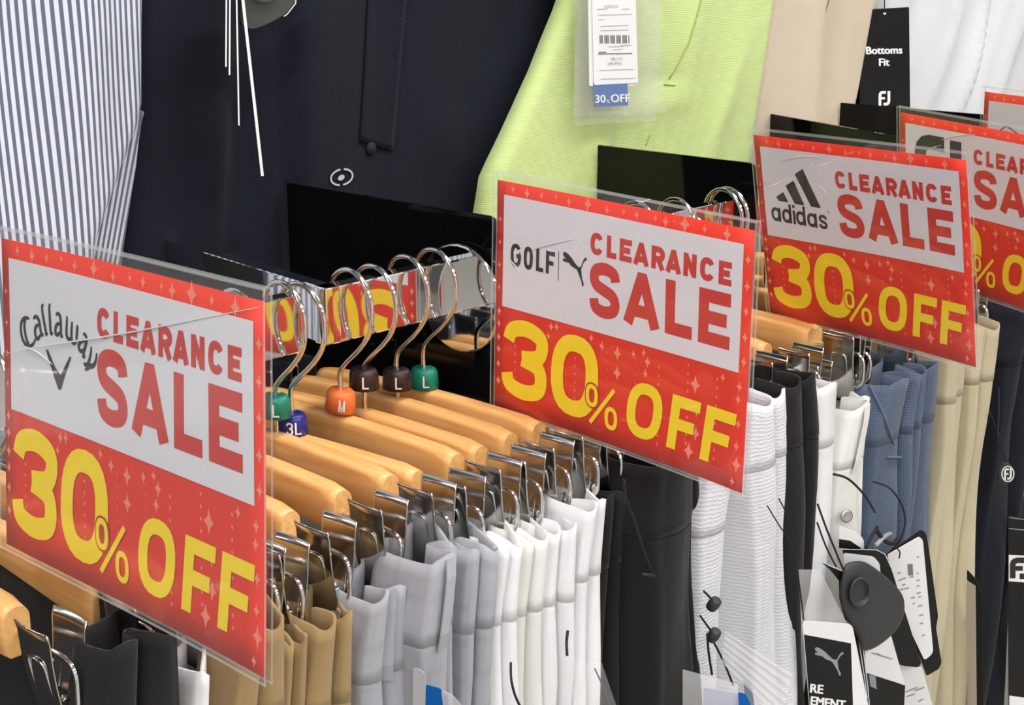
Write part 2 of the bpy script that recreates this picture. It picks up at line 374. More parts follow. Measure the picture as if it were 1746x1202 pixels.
# ---------------------------------------------------------------- the sale signs
def sign(center, yaw, roll, tilt, label, logo, film_mat='film', seed=1):
    Rm = Matrix.Rotation(R(yaw), 4, 'Z') @ Matrix.Rotation(R(roll), 4, 'Y') @ Matrix.Rotation(R(tilt), 4, 'X')
    o = bpy.data.objects.new('sale_sign', None); C.objects.link(o); o.empty_display_size = .02
    o.matrix_world = Matrix.Translation((center[0], center[1], center[2]+1.5)) @ Rm
    tag(o, label, 'sign', 'clearance sale signs')
    bow = lambda u, v: .0025*sin(pi*max(0, min(1, u/257)))+.0012*sin(u/60+v/70+seed)
    fn = lambda u, v, z: ((u-128.5)/1000, -(z)+bow(u, v), (91-v)/1000)
    def grid(x0, y0, x1, y1, z, name, m, nx=16, ny=10):
        b = L(MB()); rows = [[fn(x0+(x1-x0)*i/nx, y0+(y1-y0)*j/ny, z) for i in range(nx+1)] for j in range(ny+1)]
        b.rings(rows, closed=False, caps=False); return b.build(name, m, o)
    g = grid(0, 0, 257, 182, 0, 'card', M['red'])
    sm = g.modifiers.new('s', 'SOLIDIFY'); sm.thickness = .0005; sm.offset = -1 if g.data.polygons[0].normal.y < 0 else 1
    grid(8.3, 10.2, 249, 98.3, .0005, 'white_panel', M['paper'])
    rng = random.Random(5)
    b = L(MB())
    def star(u, v, r, z=.0003):
        pts = []
        for k in range(8):
            rr = r if k % 2 == 0 else r*.46
            a = k*pi/4; pts.append((u+rr*1.15*sin(a)*.66, v-rr*1.15*cos(a)))
        poly2(b, pts, fn, z)
    for v in (20, 38, 55, 73, 90, 108, 117, 134, 150): star(253 if v < 100 else 251-(v % 7)*.3, v, 3.4)
    for v in (103, 113, 124, 134, 146, 160): star(4.5, v, 3.3)
    for v in (30, 48, 66, 84): star(4, v, 2.2)
    for u, v, r in ((18, 5, 3), (34, 6, 4), (50, 5.5, 3), (66, 4, 2), (80, 6, 3.4), (100, 5, 5), (120, 6.5, 3), (137, 5, 2.2), (150, 5.5, 3.2), (168, 5, 2.4), (178, 6, 4.2), (196, 5, 6), (214, 5.5, 3), (234, 6, 5), (64, 104, 3.5), (70, 103, 3.4), (61, 112, 3), (118, 108, 3.6), (134, 110, 5), (134, 125, 5), (160, 104, 3), (164, 110, 4), (162, 119, 3.4), (210, 116, 6), (212, 134, 5), (212, 151, 5), (206, 166, 6), (251, 163, 5.5), (248, 176, 3), (150, 107, 3), (107, 104, 3), (22, 110, 3), (235, 105, 3)): star(u, v, r)
    for u in (24, 50, 90, 124, 152, 175, 203, 230):
        v0 = rng.uniform(103, 112)
        for k in range(10): 
            if v0+k*6.4 < 178: star(u, v0+k*6.4, 1.5 if u in (24, 90, 175, 203, 230) else .9, .00026)
    b.build('sparkle_print', M['star'], o)
    b = L(MB())
    xs = [('C', 104.5, 117.5), ('L', 121.4, 131.2), ('E', 134.4, 146.6), ('A', 148.2, 163.4), ('R', 165.8, 178.8), ('A', 179.6, 194), ('N', 196.2, 208.2), ('C', 211.4, 224.4), ('E', 228.2, 239.6)]
    word(b, [(c, a, 24.3, d, 40.6) for c, a, d in xs], fn, 4.3, .0007)
    b.build('lettering', M['redtxt'], o)
    b = L(MB())
    word(b, [('S', 104.6, 45, 135.6, 86.4), ('A', 139.8, 45.8, 175, 84.6), ('L', 180.2, 45.8, 205.6, 84.8), ('E', 211.4, 45.8, 240, 84.6)], fn, 9.2, .0007)
    b.build('lettering', M['redtxt'], o)
    b = L(MB())
    word(b, [('3', 9.5, 105, 61, 169.6), ('0', 65, 105, 115, 169.6)], fn, 13, .0007, .06, 137)
    word(b, [('O', 144.8, 126, 179.4, 169), ('F', 187, 127.4, 214, 168.4), ('F', 219.5, 127.4, 247, 168.4)], fn, 8.6, .0007, .13, 148)
    b.build('lettering', M['yellow'], o)
    b = L(MB())
    poly2(b, sup(109, 148, 7.5, 10.2, 0, 345, 23), fn, .0009)
    b.build('percent_outline', M['dkred'], o)
    b = L(MB())
    ribbon(b, sup(109, 148, 4.6, 7.2, 0, 345, 23), 3.4, fn, True, .0011)
    ribbon(b, sup(129, 161.3, 4.8, 7.2, 0, 345, 23), 3.4, fn, True, .0011)
    ribbon(b, [(132, 138.6), (107.5, 169.5)], 3.3, fn, False, .00112)
    b.build('percent_mark', M['yellow'], o)
    logo(o, fn)
    # clear pouch: front and back sheet and a sealed rim
    grid(-3, -7, 261, 184.5, .0020, 'pouch_front', M[film_mat]); grid(-3, -7, 261, 184.5, -.0014, 'pouch_back', M['film'])
    b = L(MB())
    for pts in ([(-3, -6.2), (261, -6.2)], [(-3, 183.8), (261, 183.8)], [(-2.4, -7), (-2.4, 184.5)], [(260.2, -7), (260.2, 184.5)]):
        n = 16; pp = [(pts[0][0]+(pts[1][0]-pts[0][0])*i/n, pts[0][1]+(pts[1][1]-pts[0][1])*i/n) for i in range(n+1)]
        ribbon(b, pp, 1.5, fn, False, .0024)
        ribbon(b, pp, 1.5, fn, False, -.0016)
    b.build('pouch_rim', M['film_edge'], o)
    return o
def creases(o, lines):
    """sharp creases in the film of a pouch"""
    bpy.context.view_layer.update()
    Mi = o.matrix_world.inverted(); e = Mi @ EYE
    for pts in lines:
        b = L(MB()); P = []
        for px, py in pts:
            d = Mi.to_3x3() @ (FW*F_PX + RT*(px-873) - UP*(py-601)); q = e+d*((-.0022-e.y)/d.y); q.y = -.0019+.0025*sin(pi*max(0, min(1, (q.x+.1285)/.257))); P.append(q)
        C_ = catmull(P, 5); b.tube(C_, lambda t: .0001+.00045*sin(pi*t), 5); b.build('crease_glare', M['crease_glare'], o)
M['crease_glare'] = film('film_crease_glare', .9, .1)  # nearly white film: the glare streaks are put into the colour
def logo_script(o, fn):
    b = L(MB())
    # black-letter style word on an arc, then a chevron
    for k, pts in enumerate([[(30.6,42.0),(27.2,42.0),(23.7,43.3),(21.3,46.3),(21.0,50.9),(22.9,55.2),(26.9,57.7),(30.9,57.9),(35.0,55.6),(37.3,52.6)],[(26.6,42.9),(25.1,45.7),(25.5,50.2),(27.7,55.0),(30.4,56.6)],[(35.2,41.3),(37.5,39.8),(40.3,40.2),(42.0,42.5),(43.1,46.3),(44.5,49.2),(46.4,48.1)],[(41.4,43.8),(38.0,45.4),(37.0,48.4),(38.4,51.6),(40.7,51.7),(43.3,49.1)],[(46.7,31.6),(45.0,33.6),(46.5,39.6),(48.7,45.5),(49.4,47.9),(51.2,47.0)],[(54.1,30.2),(53.0,32.5),(53.6,38.5),(54.2,44.6),(55.0,46.7),(57.0,46.0)],[(60.2,35.3),(62.6,34.5),(64.8,35.5),(65.6,39.5),(65.7,43.9),(66.2,46.3),(67.9,45.8)],[(65.3,39.6),(61.4,40.7),(59.8,43.2),(60.0,45.9),(62.4,46.1),(65.5,44.0)],[(72.3,34.3),(72.1,38.5),(71.7,43.5),(72.7,46.1),(75.4,46.8),(78.0,45.3)],[(77.9,36.5),(77.4,40.4),(77.1,45.4),(78.0,47.5),(80.6,47.9),(82.6,46.2)],[(83.7,37.5),(83.1,41.8),(82.5,46.2)],[(89.6,41.3),(92.2,41.7),(93.4,43.9),(92.1,47.9),(90.5,50.9),(90.0,53.7),(92.1,53.1)],[(92.7,44.6),(88.5,45.5),(85.4,47.7),(85.3,50.1),(87.4,51.2),(91.1,49.7)],[(98.5,46.9),(97.8,50.8),(96.2,54.8),(95.6,56.3),(98.7,57.7),(101.8,55.8),(103.6,52.5),(104.2,49.4)],[(95.6,56.3),(93.2,57.8),(90.4,57.4)],[(92.0,59.6),(93.5,59.6),(101.8,55.8)]]):
        ribbon(b, catmull([(x, y, 0) for x, y in pts], 3), lambda t: 1.3+1.3*sin(pi*min(1, max(0, t)))**.6, fn, False, .0007+.00002*(k % 4))
    poly2(b, [[(49.0,56.9),(51.3,56.3),(59.4,65.0),(65.3,68.2),(75.2,56.2),(77.1,56.4),(69.6,68.8),(65.7,76.4),(63.0,76.9),(59.3,72.3),(54.4,65.3)]][0], fn, .0007)
    b.build('logo', M['ink'], o)
def logo_cat(o, fn):
    b = L(MB()); s = 3.4
    word(b, [('G', 17.2, 46.4, 29.2, 64.6), ('O', 32.2, 46.4, 42.6, 64.2), ('L', 46.2, 46, 54.4, 63.6), ('F', 57.2, 46, 67, 63.4)], fn, s, .0007)
    ribbon(b, [(71, 44.5), (71, 67)], .7, fn, False, .0007)
    cat_logo(b, 75.5, 43.5, 101, 67, fn, .0007)
    b.build('logo', M['ink'], o)
def logo_bars(o, fn):
    b = L(MB())
    for q in ([(25, 58), (35.3, 52.2), (41, 61.5), (28.5, 61.8)], [(39.2, 45.6), (50.7, 39.4), (62, 62.2), (49.5, 62)], [(52.9, 33), (64, 26.8), (83.3, 62.4), (70.8, 62.4)]): poly2(b, q, fn, .0007)
    s = 3.1; yb, xh, asc = 82.4, 68.6, 63.5
    def ring(x): ribbon(b, sup(x+6, (yb+xh)/2, 4.6, (yb-xh)/2-s/2, 0, 345, 23, 2.2), s, fn, True, .0007)
    def stem(x, t): ribbon(b, [(x, t), (x, yb)], s, fn, False, .00072)
    x = 16.6; ring(x); stem(x+11, xh); x += 14.6; ring(x); stem(x+11, asc); x += 15
    stem(x+1, xh+.4); ribbon(b, [(x+1, 63.5), (x+1, 66.4)], s, fn, False, .0007); x += 3.4
    ring(x); stem(x+11, asc); x += 14.6; ring(x); stem(x+11, xh); x += 15
    for pts, cl in glyph('S', x, xh, x+10.5, yb, 2.9): ribbon(b, pts, 2.9, fn, cl, .0007)
    ribbon(b, sup(92.5, 65, 1, 1, 0, 345, 12, 2), .4, fn, True, .0007)
    b.build('logo', M['ink'], o)
def logo_fj(o, fn):
    b = L(MB()); fj(b, 22, 20, 88, 84, fn, .0007); b.build('logo', M['ink'], o)
def logo_crest(o, fn):
    b = L(MB())
    ribbon(b, [(20, 62), (18, 52), (40, 38), (62, 46), (76, 58), (78, 64), (48, 70), (22, 66)], 1.6, fn, True, .0007)
    ribbon(b, [(26, 54), (42, 44), (60, 52), (60, 58), (28, 60)], .8, fn, True, .0007)
    for v in (49, 52): ribbon(b, [(34, v), (50, v+1)], 1, fn, False, .0007)
    ribbon(b, [(24, 64), (48, 67), (74, 62)], 1, fn, False, .00072)
    b.build('logo', M['ink'], o)
creases(sign((-.6592, .4155, -.2539), -2.79, -1.5, -4.67, 'nearest clearance sign with black script name over a chevron, at left', logo_script, 'film_sheen', 1), [[(8, 603), (60, 592), (200, 570), (330, 545), (440, 524)], [(36, 590), (58, 600), (84, 622)]])
creases(sign((-.667, .8345, -.2744), -6.36, .61, 0, 'clearance sign reading GOLF beside a leaping cat, in the middle', logo_cat, 'film', 2), [[(905, 426), (935, 417), (975, 408)], [(866, 441), (878, 455), (886, 470)], [(1078, 342), (1090, 345), (1104, 340)]])
creases(sign((-.6813, 1.2093, -.2709), -14.45, -1.43, 9.4, 'clearance sign with three slanted bars logo, right of centre', logo_bars, 'film', 3), [[(1330, 275), (1365, 268), (1400, 270)], [(1388, 318), (1398, 322), (1406, 336)]])
creases(sign((-.6794, 1.4696, -.2788), -18.2, 2.1, 8, 'clearance sign with black monogram, half hidden at right edge', logo_fj, 'film', 4), [[(1600, 240), (1630, 232), (1660, 230)]])
S5 = un(1684, 156, 2, 1.5-.186)
yaw5 = R(-24); 
sign((S5.x+.1285*cos(yaw5), S5.y+.1285*sin(yaw5), S5.z-1.5-.091), -24, 0, 2, 'farthest clearance sign with oval crest, cut off at top right', logo_crest, 'film', 5)

# ---------------------------------------------------------------- hangers
def rsec(x, hy, zb, zt, n=6, r=.006):
    """rounded-top section of the wooden body at x"""
    pts = [(x, -hy, zb+.002), (x, -hy+.002, zb), (x, hy-.002, zb), (x, hy, zb+.002)]
    rr = min(hy*.95, r)
    for k in range(n+1):
        a = pi*k/n*.5; pts.append((x, hy-rr+rr*cos(a), zt-rr+rr*sin(a)))
    for k in range(n+1):
        a = pi/2+pi*k/n*.5; pts.append((x, -hy+rr+rr*cos(a), zt-rr+rr*sin(a)))
    return pts
def make_hanger():
    o = empty('trouser_hanger')
    b = L(MB()); rings = []
    for k in range(33):
        t = -1+2*k/32; a = abs(t); x = .1215*t
        zt = .0215-.0045*a**1.5; zb = -.004-.011*a
        hy = .0066+.0019*a
        if a > .99: hy *= .93; zt -= .001; zb += .001
        rings.append(rsec(x, hy, zb, zt, r=.0075 if a > .9 else .0045))
    b.rings(rings); b.build('wooden_body', M['wood'], o)
    b = L(MB()); pth = catmull([(0, 0, .012), (0, 0, .035), (0, 0, .054), (.006, 0, .0635), (.022, 0, .078), (.033, 0, .092), (.0365, 0, .108), (.033, 0, .124), (.021, 0, .1365), (.006, 0, .1375), (-.005, 0, .129), (-.0095, 0, .114), (-.0098, 0, .098), (-.008, 0, .084)], 5)
    b.tube(pth, .0021, 10); b.build('hook', M['chrome'], o)
    for s in (-1, 1):
        b = L(MB())
        P = [(s*.118, 0, 0), (s*.150, 0, 0), (s*.166, 0, 0), (s*.1745, 0, -.002), (s*.1785, 0, -.008), (s*.179, 0, -.018), (s*.178, 0, -.027), (s*.172, 0, -.033), (s*.164, 0, -.0325), (s*.160, 0, -.027), (s*.1625, 0, -.023)]
        b.tube(catmull(P, 5), .0017, 8); b.build('end_rod', M['chrome'], o)
    for s in (-1, 1):
        for sy in (-1, 1):
            b = L(MB()); rows = []
            for k in range(13):
                t = k/12; z = .019-.067*t
                y = sy*(.0125-.0100*min(1, t*1.15)+.0022*sin(pi*t))
                if k == 0: y += sy*.0012
                c = Vector((s*.157, y, z)); hw = .0165-.0012*t
                cv = .0014*sy
                rows.append([(c.x+hw*q, c.y-cv*(q*q)*(1-t), c.z) for q in (-1, -.93, -.5, 0, .5, .93, 1)])
            b.rings(rows, closed=False, caps=False)
            p = b.build('clip_plate', M['steel'], o); md = p.modifiers.new('s', 'SOLIDIFY'); md.thickness = .0009; md.offset = 0
            b = L(MB()); y0 = sy*.0105
            b.tube(catmull([(s*.149, sy*.0045, -.034), (s*.1495, sy*.0085, -.016), (s*.1505, sy*.0115, -.002), (s*.154, sy*.0122, .0005), (s*.162, sy*.0122, .0005), (s*.1655, sy*.0112, -.003), (s*.166, sy*.0085, -.016), (s*.1665, sy*.0045, -.034)], 4), .0007, 6)
            b.build('spring_wire', M['chrome'], p)
        b = L(MB()); rings = []
        for k in range(9):
            a = k/8; rings.append([(s*(.146+.022*a), .0034*cos(q), -.0275+.0034*sin(q)) for q in [2*pi*j/10 for j in range(10)]])
        b.rings(rings); b.build('clip_pivot', M['chrome'], o)
    return o
CAPS = {'teal': mat('teal_plastic', srgb(16, 128, 108), .35), 'blue': mat('deep_blue_plastic', srgb(38, 40, 128), .3), 'orange': mat('orange_plastic', srgb(238, 122, 62), .4), 'brown': mat('dark_brown_plastic', srgb(52, 34, 36), .4)}
M['capink'] = mat('white_print', srgb(240, 240, 240), .5)
def size_cap(o, colr, txt, z, rot=0):
    """round size marker clipped on the hook's stem"""
    b = L(MB()); Mx = Matrix.Translation((0, 0, z)) @ Matrix.Rotation(rot, 4, 'Y')
    rs = []
    for zz, r in ((-.010, .0118), (-.0095, .0130), (.003, .0122), (.0062, .0106), (.0074, .0082)):
        rg = []
        for k in range(28):
            a = 2*pi*k/28; rr = r
            if 1 <= k <= 2: rr = r*.45        # the slot that snaps on the wire
            rg.append(Mx @ Vector((rr*cos(a+pi/2), rr*.85*sin(a+pi/2), zz)))
        rs.append(rg)
    b.rings(rs); c = b.build('size_marker', CAPS[colr], o)
    t = L(MB()); hgt = .0105
    base = -pi/2 + R(46)   # faces the aisle at the corner of the hanger
    def place(x, y):
        a = base+x/.0122
        return Mx @ Vector((.01305*cos(a), .01305*.85*sin(a)-.0001, -.0078+y))
    cw = .0052; x0 = -(len(txt)*cw+(len(txt)-1)*.0014)/2
    word(t, [(ch, (x0+k*(cw+.0014))*1000, 0, (x0+k*(cw+.0014)+cw)*1000, 10) for k, ch in enumerate(txt)], lambda u, v, z_: place(u/1000, (10-v)/1000*.98+.0005), 1.35, 0); t.build('size_lettering', M['capink'], c)
HZ = 1.5-.382
proto = make_hanger()
used = [False]
HC = []
def hanger(Y, label, group, rz=0, dz=0, X=-.860, cap=None, rx=0):
    if used[0]: o = copy_tree(proto)
    else: o = proto; used[0] = True
    o.location = (X, Y, HZ+dz); o.rotation_euler = (rx, 0, rz); o['label'] = label; o['category'] = 'hanger'; o['group'] = group
    HC.append((o, cap)); return o
G0, G1, G2 = 'wooden clip hangers under the nearest sign', 'wooden clip hangers in the middle bay', 'wooden clip hangers under the third sign'
def YL(px, py): return Yat(px, py, -.683)
hang_spec = [
 (.335, 'wooden clip hanger at bottom left corner of the photo', G0, 0, 0, None),
 (.392, 'wooden clip hanger just right of the bottom left corner, wood end showing', G0, R(1), 0, None),
 (.447, 'wooden clip hanger holding the black trousers at bottom left', G0, 0, -.002, None),
 (.490, 'wooden clip hanger holding the thin white trousers, half behind nearest sign', G0, R(-1), 0, None),
 (YL(468, 960), 'wooden clip hanger at right edge of the nearest sign, khaki trousers', G1, 0, 0, None),
 (YL(520, 985)-.004, 'wooden clip hanger with short wood showing above khaki trousers', G1, R(1), -.003, None),
 (YL(592, 950), 'wooden clip hanger whose clip holds the last khaki trousers', G1, 0, 0, None),
 (YL(681, 905), 'wooden clip hanger whose arm leaves the nearest sign\'s right edge first', G1, R(0), .002, None),
 (YL(765, 870), 'wooden clip hanger with teal L marker beside the nearest sign', G1, 0, .001, ('teal', 'L', .044, 0), 470),
 (YL(822, 880), 'wooden clip hanger with blue 3L size marker', G1, 0, -.003, ('blue', '3L', .0305, 0), 497),
 (YL(879, 858), 'wooden clip hanger with orange M size marker', G1, 0, 0, ('orange', 'M', .035, R(8)), 582),
 (YL(921, 855), 'wooden clip hanger with brown L size marker, next to the orange one', G1, 0, -.001, ('brown', 'L', .048, 0), 622),
 (YL(969, 812), 'wooden clip hanger with brown L size marker, next to the green one', G1, 0, .001, ('brown', 'L', .038, 0), 678),
 (YL(1017, 790), 'wooden clip hanger with green L marker nearest the black divider', G1, 0, .002, ('teal', 'L', .0315, 0), 724),
 (YL(1058, 780), 'wooden clip hanger holding the black drawcord trousers', G1, 0, 0, None, 'Y', .886),
 (YL(1298, 640)-.01, 'wooden clip hanger at right edge of the second sign, white trousers', G2, 0, -.004, None),
 (YL(1338, 590), 'wooden clip hanger holding the slim black trousers', G2, 0, .006, None),
 (YL(1352, 640), 'wooden clip hanger sitting low behind slim black trousers', G2, R(1), -.012, None),
 (YL(1398, 612), 'wooden clip hanger left of centre under the third sign', G2, 0, .002, None),
 (YL(1412, 655), 'wooden clip hanger sitting low under the third sign', G2, R(-1), -.014, None),
 (YL(1470, 622), 'wooden clip hanger holding the white button trousers', G2, 0, .002, None),
 (YL(1481, 622), 'wooden clip hanger just behind the white button trousers', G2, R(1), .002, None),
 (1.335, 'wooden clip hanger holding slate blue trousers', G2, 0, 0, None),
 (1.385, 'wooden clip hanger holding sand coloured trousers, behind the third sign', G2, 0, 0, None),
 (YL(1680, 545), 'wooden clip hanger visible between third and fourth sign', G2, 0, .004, None)]
HY = []
for (Y, lb, g, rz, dz, cap, *st_) in hang_spec:
    if st_ and st_[0] == 'Y': ys = st_[1]; rz = math.atan2(Y-ys, .177)
    elif st_:
        ys = Yat(st_[0], 700, -.86); rz = math.atan2(Y-ys, .177)
    else: ys = Y-.177*math.tan(rz)
    hanger(ys, lb, g, rz, dz, cap=cap); HY.append(Y)
for o, cap in HC:
    if cap: size_cap(o, *cap)

# ---------------------------------------------------------------- trousers on the rail
class Garment:
    def __init__(s, name, label, fab, Yh, bounds, ytop, Xtip=-.658, group=None, zlen=.95, lean=0, leanY=0, val=.022, band=.056, seed=0, tips=None, flare=.35, parts=True, cat='trousers', dip=0):
        s.Yh = Yh; s.seed = seed; s.lean = lean; s.leanY = leanY; s.flare = flare
        s.ztop = un(sum(bounds)/len(bounds), ytop, 0, Xtip).z; s.zbot = s.ztop-zlen; s.dip = dip
        ys = [Yat(b, ytop, Xtip) for b in bounds]
        rng = random.Random(seed+3)
        P = [(-1.035, Yh-.002), (-.80, Yh-.004), (-.715, Yh-.006)]
        n = len(ys)-1
        for k in range(n):
            a, b = ys[k], ys[k+1]; t = Xtip+(tips[k] if tips else rng.uniform(-.006, .004)); v = Xtip-val-rng.uniform(0, .008)
            g_ = min(.0025, (b-a)*.12); m_ = (a+b)/2; q = (b-a)
            P += [(v if k else min(v, -.70), a+g_), (t-.009, a+g_*.6), (t-.002, a+q*.24), (t, m_), (t-.002, b-q*.24), (t-.009, b-g_*.6)]
            if k < n-1: P.append((v, b-g_*.5))
        P += [(-.715, max(ys[-1]-.004, Yh+.006)), (-.80, Yh+.005), (-1.035, Yh+.003)]
        cp = catmull([(x, y, 0) for x, y in P], 5)
        s.P = [(p.x, p.y) for p in cp]
        s.S = [0]
        for i in range(1, len(cp)): s.S.append(s.S[-1]+(cp[i]-cp[i-1]).length)
        s.o = empty(name, (-.86, Yh, s.zbot)); tag(s.o, label, cat, group)
        s.fab = fab
        zb = s.ztop-band
        lo = s.surf(zb+.001, s.zbot, 34, 'legs', .0012)
        if parts:
            s.surf(s.ztop, zb, 6, 'waistband', .0023)
    def at(s, i, z, off=0):
        n = len(s.P); i = max(0, min(n-1, i)); x, y = s.P[int(i)]
        d = s.ztop-z; g = min(1, d/.05)
        k = .80+.20*g+s.flare*max(0, d-.05)*.6
        w_ = max(0, (x+.72)/.06); w_ = min(1, w_)
        nx = .004*sin(d*17+s.seed*2.1+y*60)*min(1, d/.12)*w_ + s.lean*d*w_
        ny = .0035*sin(d*11+s.seed*1.3+x*40)*min(1, d/.12)*w_ + s.leanY*d*w_
        zz = z - (s.dip*w_*(1-min(1, d/.1))) + .003*sin(i*.23+s.seed)*(1-min(1, d/.05))
        return Vector((x+nx, s.Yh+(y-s.Yh)*(k if w_ > 0 else 1)+ny, zz))
    def surf(s, z0, z1, n, name, th):
        b = MB(); b.uv = []
        rows = []
        for k in range(n+1):
            t = (k/n)**(1.5 if n > 10 else 1); z = z0+(z1-z0)*t
            rows.append([s.at(i, z) for i in range(len(s.P))]); b.uv += [(s.S[i], z) for i in range(len(s.P))]
        b.rings(rows, closed=False, caps=False)
        o = b.build(name, s.fab, s.o); m = o.modifiers.new('s', 'SOLIDIFY'); m.thickness = th; m.offset = 0
        return o
    def idx(s, px, py):
        """profile index whose surface is seen nearest to the given pixel"""
        best = None
        z = None
        for i in range(len(s.P)):
            p = un(px, py, 0, s.P[i][0]); q = s.at(i, p.z); e = abs(q.y-p.y)
            # prefer the outermost
            e -= (q.x+.7)*.05
            if best is None or e < best[0]: best = (e, i, p.z)
        return best[1], best[2]
    def strip(s, name, pts, w_, m=None, off=.0022, th=.0012):
        """a sewn strip over the cloth through photo pixels"""
        b = MB(); P = []
        for px, py in pts:
            i, z = s.idx(px, py); p = s.at(i, z); q = s.at(i+1, z); r_ = s.at(i-1, z); t = (q-r_).normalized(); nn = Vector((t.y, -t.x, 0))
            if nn.x < 0 and abs(nn.x) > abs(nn.y): nn = -nn
            if nn.dot(Vector((.7, -.7, 0))) < 0: nn = -nn
            P.append(p+nn*off)
        b.tube(catmull(P, 4) if len(P) > 2 else P, w_/2, 6); return b.build(name, m or s.fab, s.o)
    def loops(s, pxs, ytop, ln=.060):
        for px in pxs:
            b = MB(); i, z = s.idx(px, ytop+8); ps = []
            for k in range(6):
                zz = s.ztop-.001-ln*k/5; p = s.at(i, zz); q = s.at(i+1, zz); r_ = s.at(i-1, zz); t = (q-r_).normalized(); nn = Vector((t.y, -t.x, 0))
                if nn.dot(Vector((.7, -.7, 0))) < 0: nn = -nn
                off = .0028 if k in (0, 5) else .0046
                c_ = p+nn*off; ps.append([c_-t*.0042+nn*.0006, c_+t*.0042+nn*.0006, c_+t*.0042-nn*.0006, c_-t*.0042-nn*.0006])
            b.rings(ps, True, True, False); b.build('belt_loop', s.fab, s.o)
    def seam(s, dz, i0=0, i1=None, r_=.0011, name='seam'):
        b = MB(); i1 = i1 or len(s.P); pts = []
        for i in range(i0, i1):
            z = s.ztop-dz; p = s.at(i, z); q = s.at(i+1, z); a = s.at(i-1, z); t = (q-a).normalized() if (q-a).length else Vector((1, 0, 0)); pts.append(p+Vector((t.y, -t.x, 0))*.0012)
        b.tube(pts, r_, 6); return b.build(name, s.fab, s.o)
GR = 'trousers hanging from the rail'
T = {}
def G(key, *a, **k): T[key] = Garment('trousers', *a, group=GR, **k); return T[key]
G('b0', 'black trousers under the nearest sign at bottom left', FB['black'], HY[2], [165, 240, 316], 1100, seed=1)
G('w0', 'thin white trousers showing between black and khaki, bottom left', FB['white'], HY[3], [322, 345], 1160, seed=2)
G('k0', 'khaki trousers just under the nearest sign\'s bottom right corner', FB['khaki'], HY[4], [392, 440, 492], 1080, seed=3)
G('k1', 'narrow khaki trousers right of the nearest sign\'s corner', FB['khaki'], HY[5], [478, 500, 522], 1098, seed=4, Xtip=-.664)
G('k2', 'khaki trousers with front belt loop, beside the pale grey ones', FB['khaki'], HY[6], [530, 578, 611], 1068, seed=5)
G('g1', 'pale grey trousers beside the khaki ones', FB['grey'], HY[7], [618, 662, 706], 1020, seed=6)
G('g2', 'pale grey trousers with the widest rounded front fold', FB['grey'], HY[8], [706, 770, 792], 950, seed=7, Xtip=-.650, tips=[.004, -.008])
G('g3', 'slim pale grey trousers next to the white ones', FB['grey'], HY[9], [790, 816, 846], 942, seed=8)
G('w1', 'white trousers next to the pale grey ones', FB['white'], HY[10], [846, 866, 888], 934, seed=9)
G('w2', 'white trousers second from the pale grey ones', FB['white2'], HY[11], [890, 912, 934], 922, seed=10, Xtip=-.66)
G('w3', 'white trousers third from the pale grey ones', FB['white'], HY[12], [934, 960, 980], 908, seed=11)
G('w4', 'white trousers beside the black drawcord ones', FB['white'], HY[13], [984, 1006, 1030], 864, seed=12)
G('b1', 'black drawcord trousers in the middle of the rack', FB['black'], HY[14], [1028, 1052, 1075], 850, seed=13, Xtip=-.672)
G('b2', 'charcoal trousers with wide folds, lower centre', FB['black'], HY[14]+.045, [1092, 1170, 1190, 1208, 1226], 765, seed=14, tips=[.012, 0, -.004, -.008], val=.03, leanY=.07)
G('s1', 'white seersucker trousers right of the second sign', FB['seer'], HY[15]-.035, [1205, 1258], 800, seed=15, Xtip=-.65, flare=.3)
G('s2', 'wide white rippled trousers in front of slim black ones', FB['seer'], HY[15], [1272, 1326, 1356], 684, seed=16, Xtip=-.65, lean=.02, tips=[0, -.006], leanY=.11, flare=.2)
G('b3', 'slim black trousers between two white pairs', FB['black'], HY[16], [1326, 1368, 1394], 650, seed=17, lean=.01, leanY=.13, flare=.1)
G('w5', 'white trousers right of the slim black ones', FB['white'], HY[18], [1380, 1396, 1432], 664, seed=18, leanY=.02)
G('w6', 'white trousers with a grey button on the leg', FB['white2'], HY[20], [1440, 1478, 1492], 690, seed=19)
G('bl', 'slate blue waffle knit trousers', FB['blue'], HY[22], [1498, 1545, 1562, 1580, 1608], 640, seed=20, flare=.1)
G('t1', 'sand coloured trousers next to the slate blue ones', FB['tan'], HY[23], [1618, 1638, 1662], 590, seed=21, flare=.1, parts=True)
G('t2', 'sand coloured trousers with round black button tag', FB['tan'], HY[24], [1668, 1682, 1702], 562, seed=22, flare=.2)
G('n1', 'dark navy trousers at the right edge of the photo', FB['navy2'], HY[24]+.16, [1722, 1760, 1790], 525, seed=23)

T['k2'].loops([584], 1068); T['g1'].loops([668], 1020); T['g2'].loops([764], 950); T['w6'].loops([1474], 690); T['t2'].loops([1672], 562)
T['bl'].strip('pocket_welt', [(1486, 650), (1502, 700), (1522, 752), (1532, 778)], .0024, off=.002); T['bl'].strip('pocket_welt', [(1512, 780), (1524, 780), (1534, 778)], .0024, off=.002)
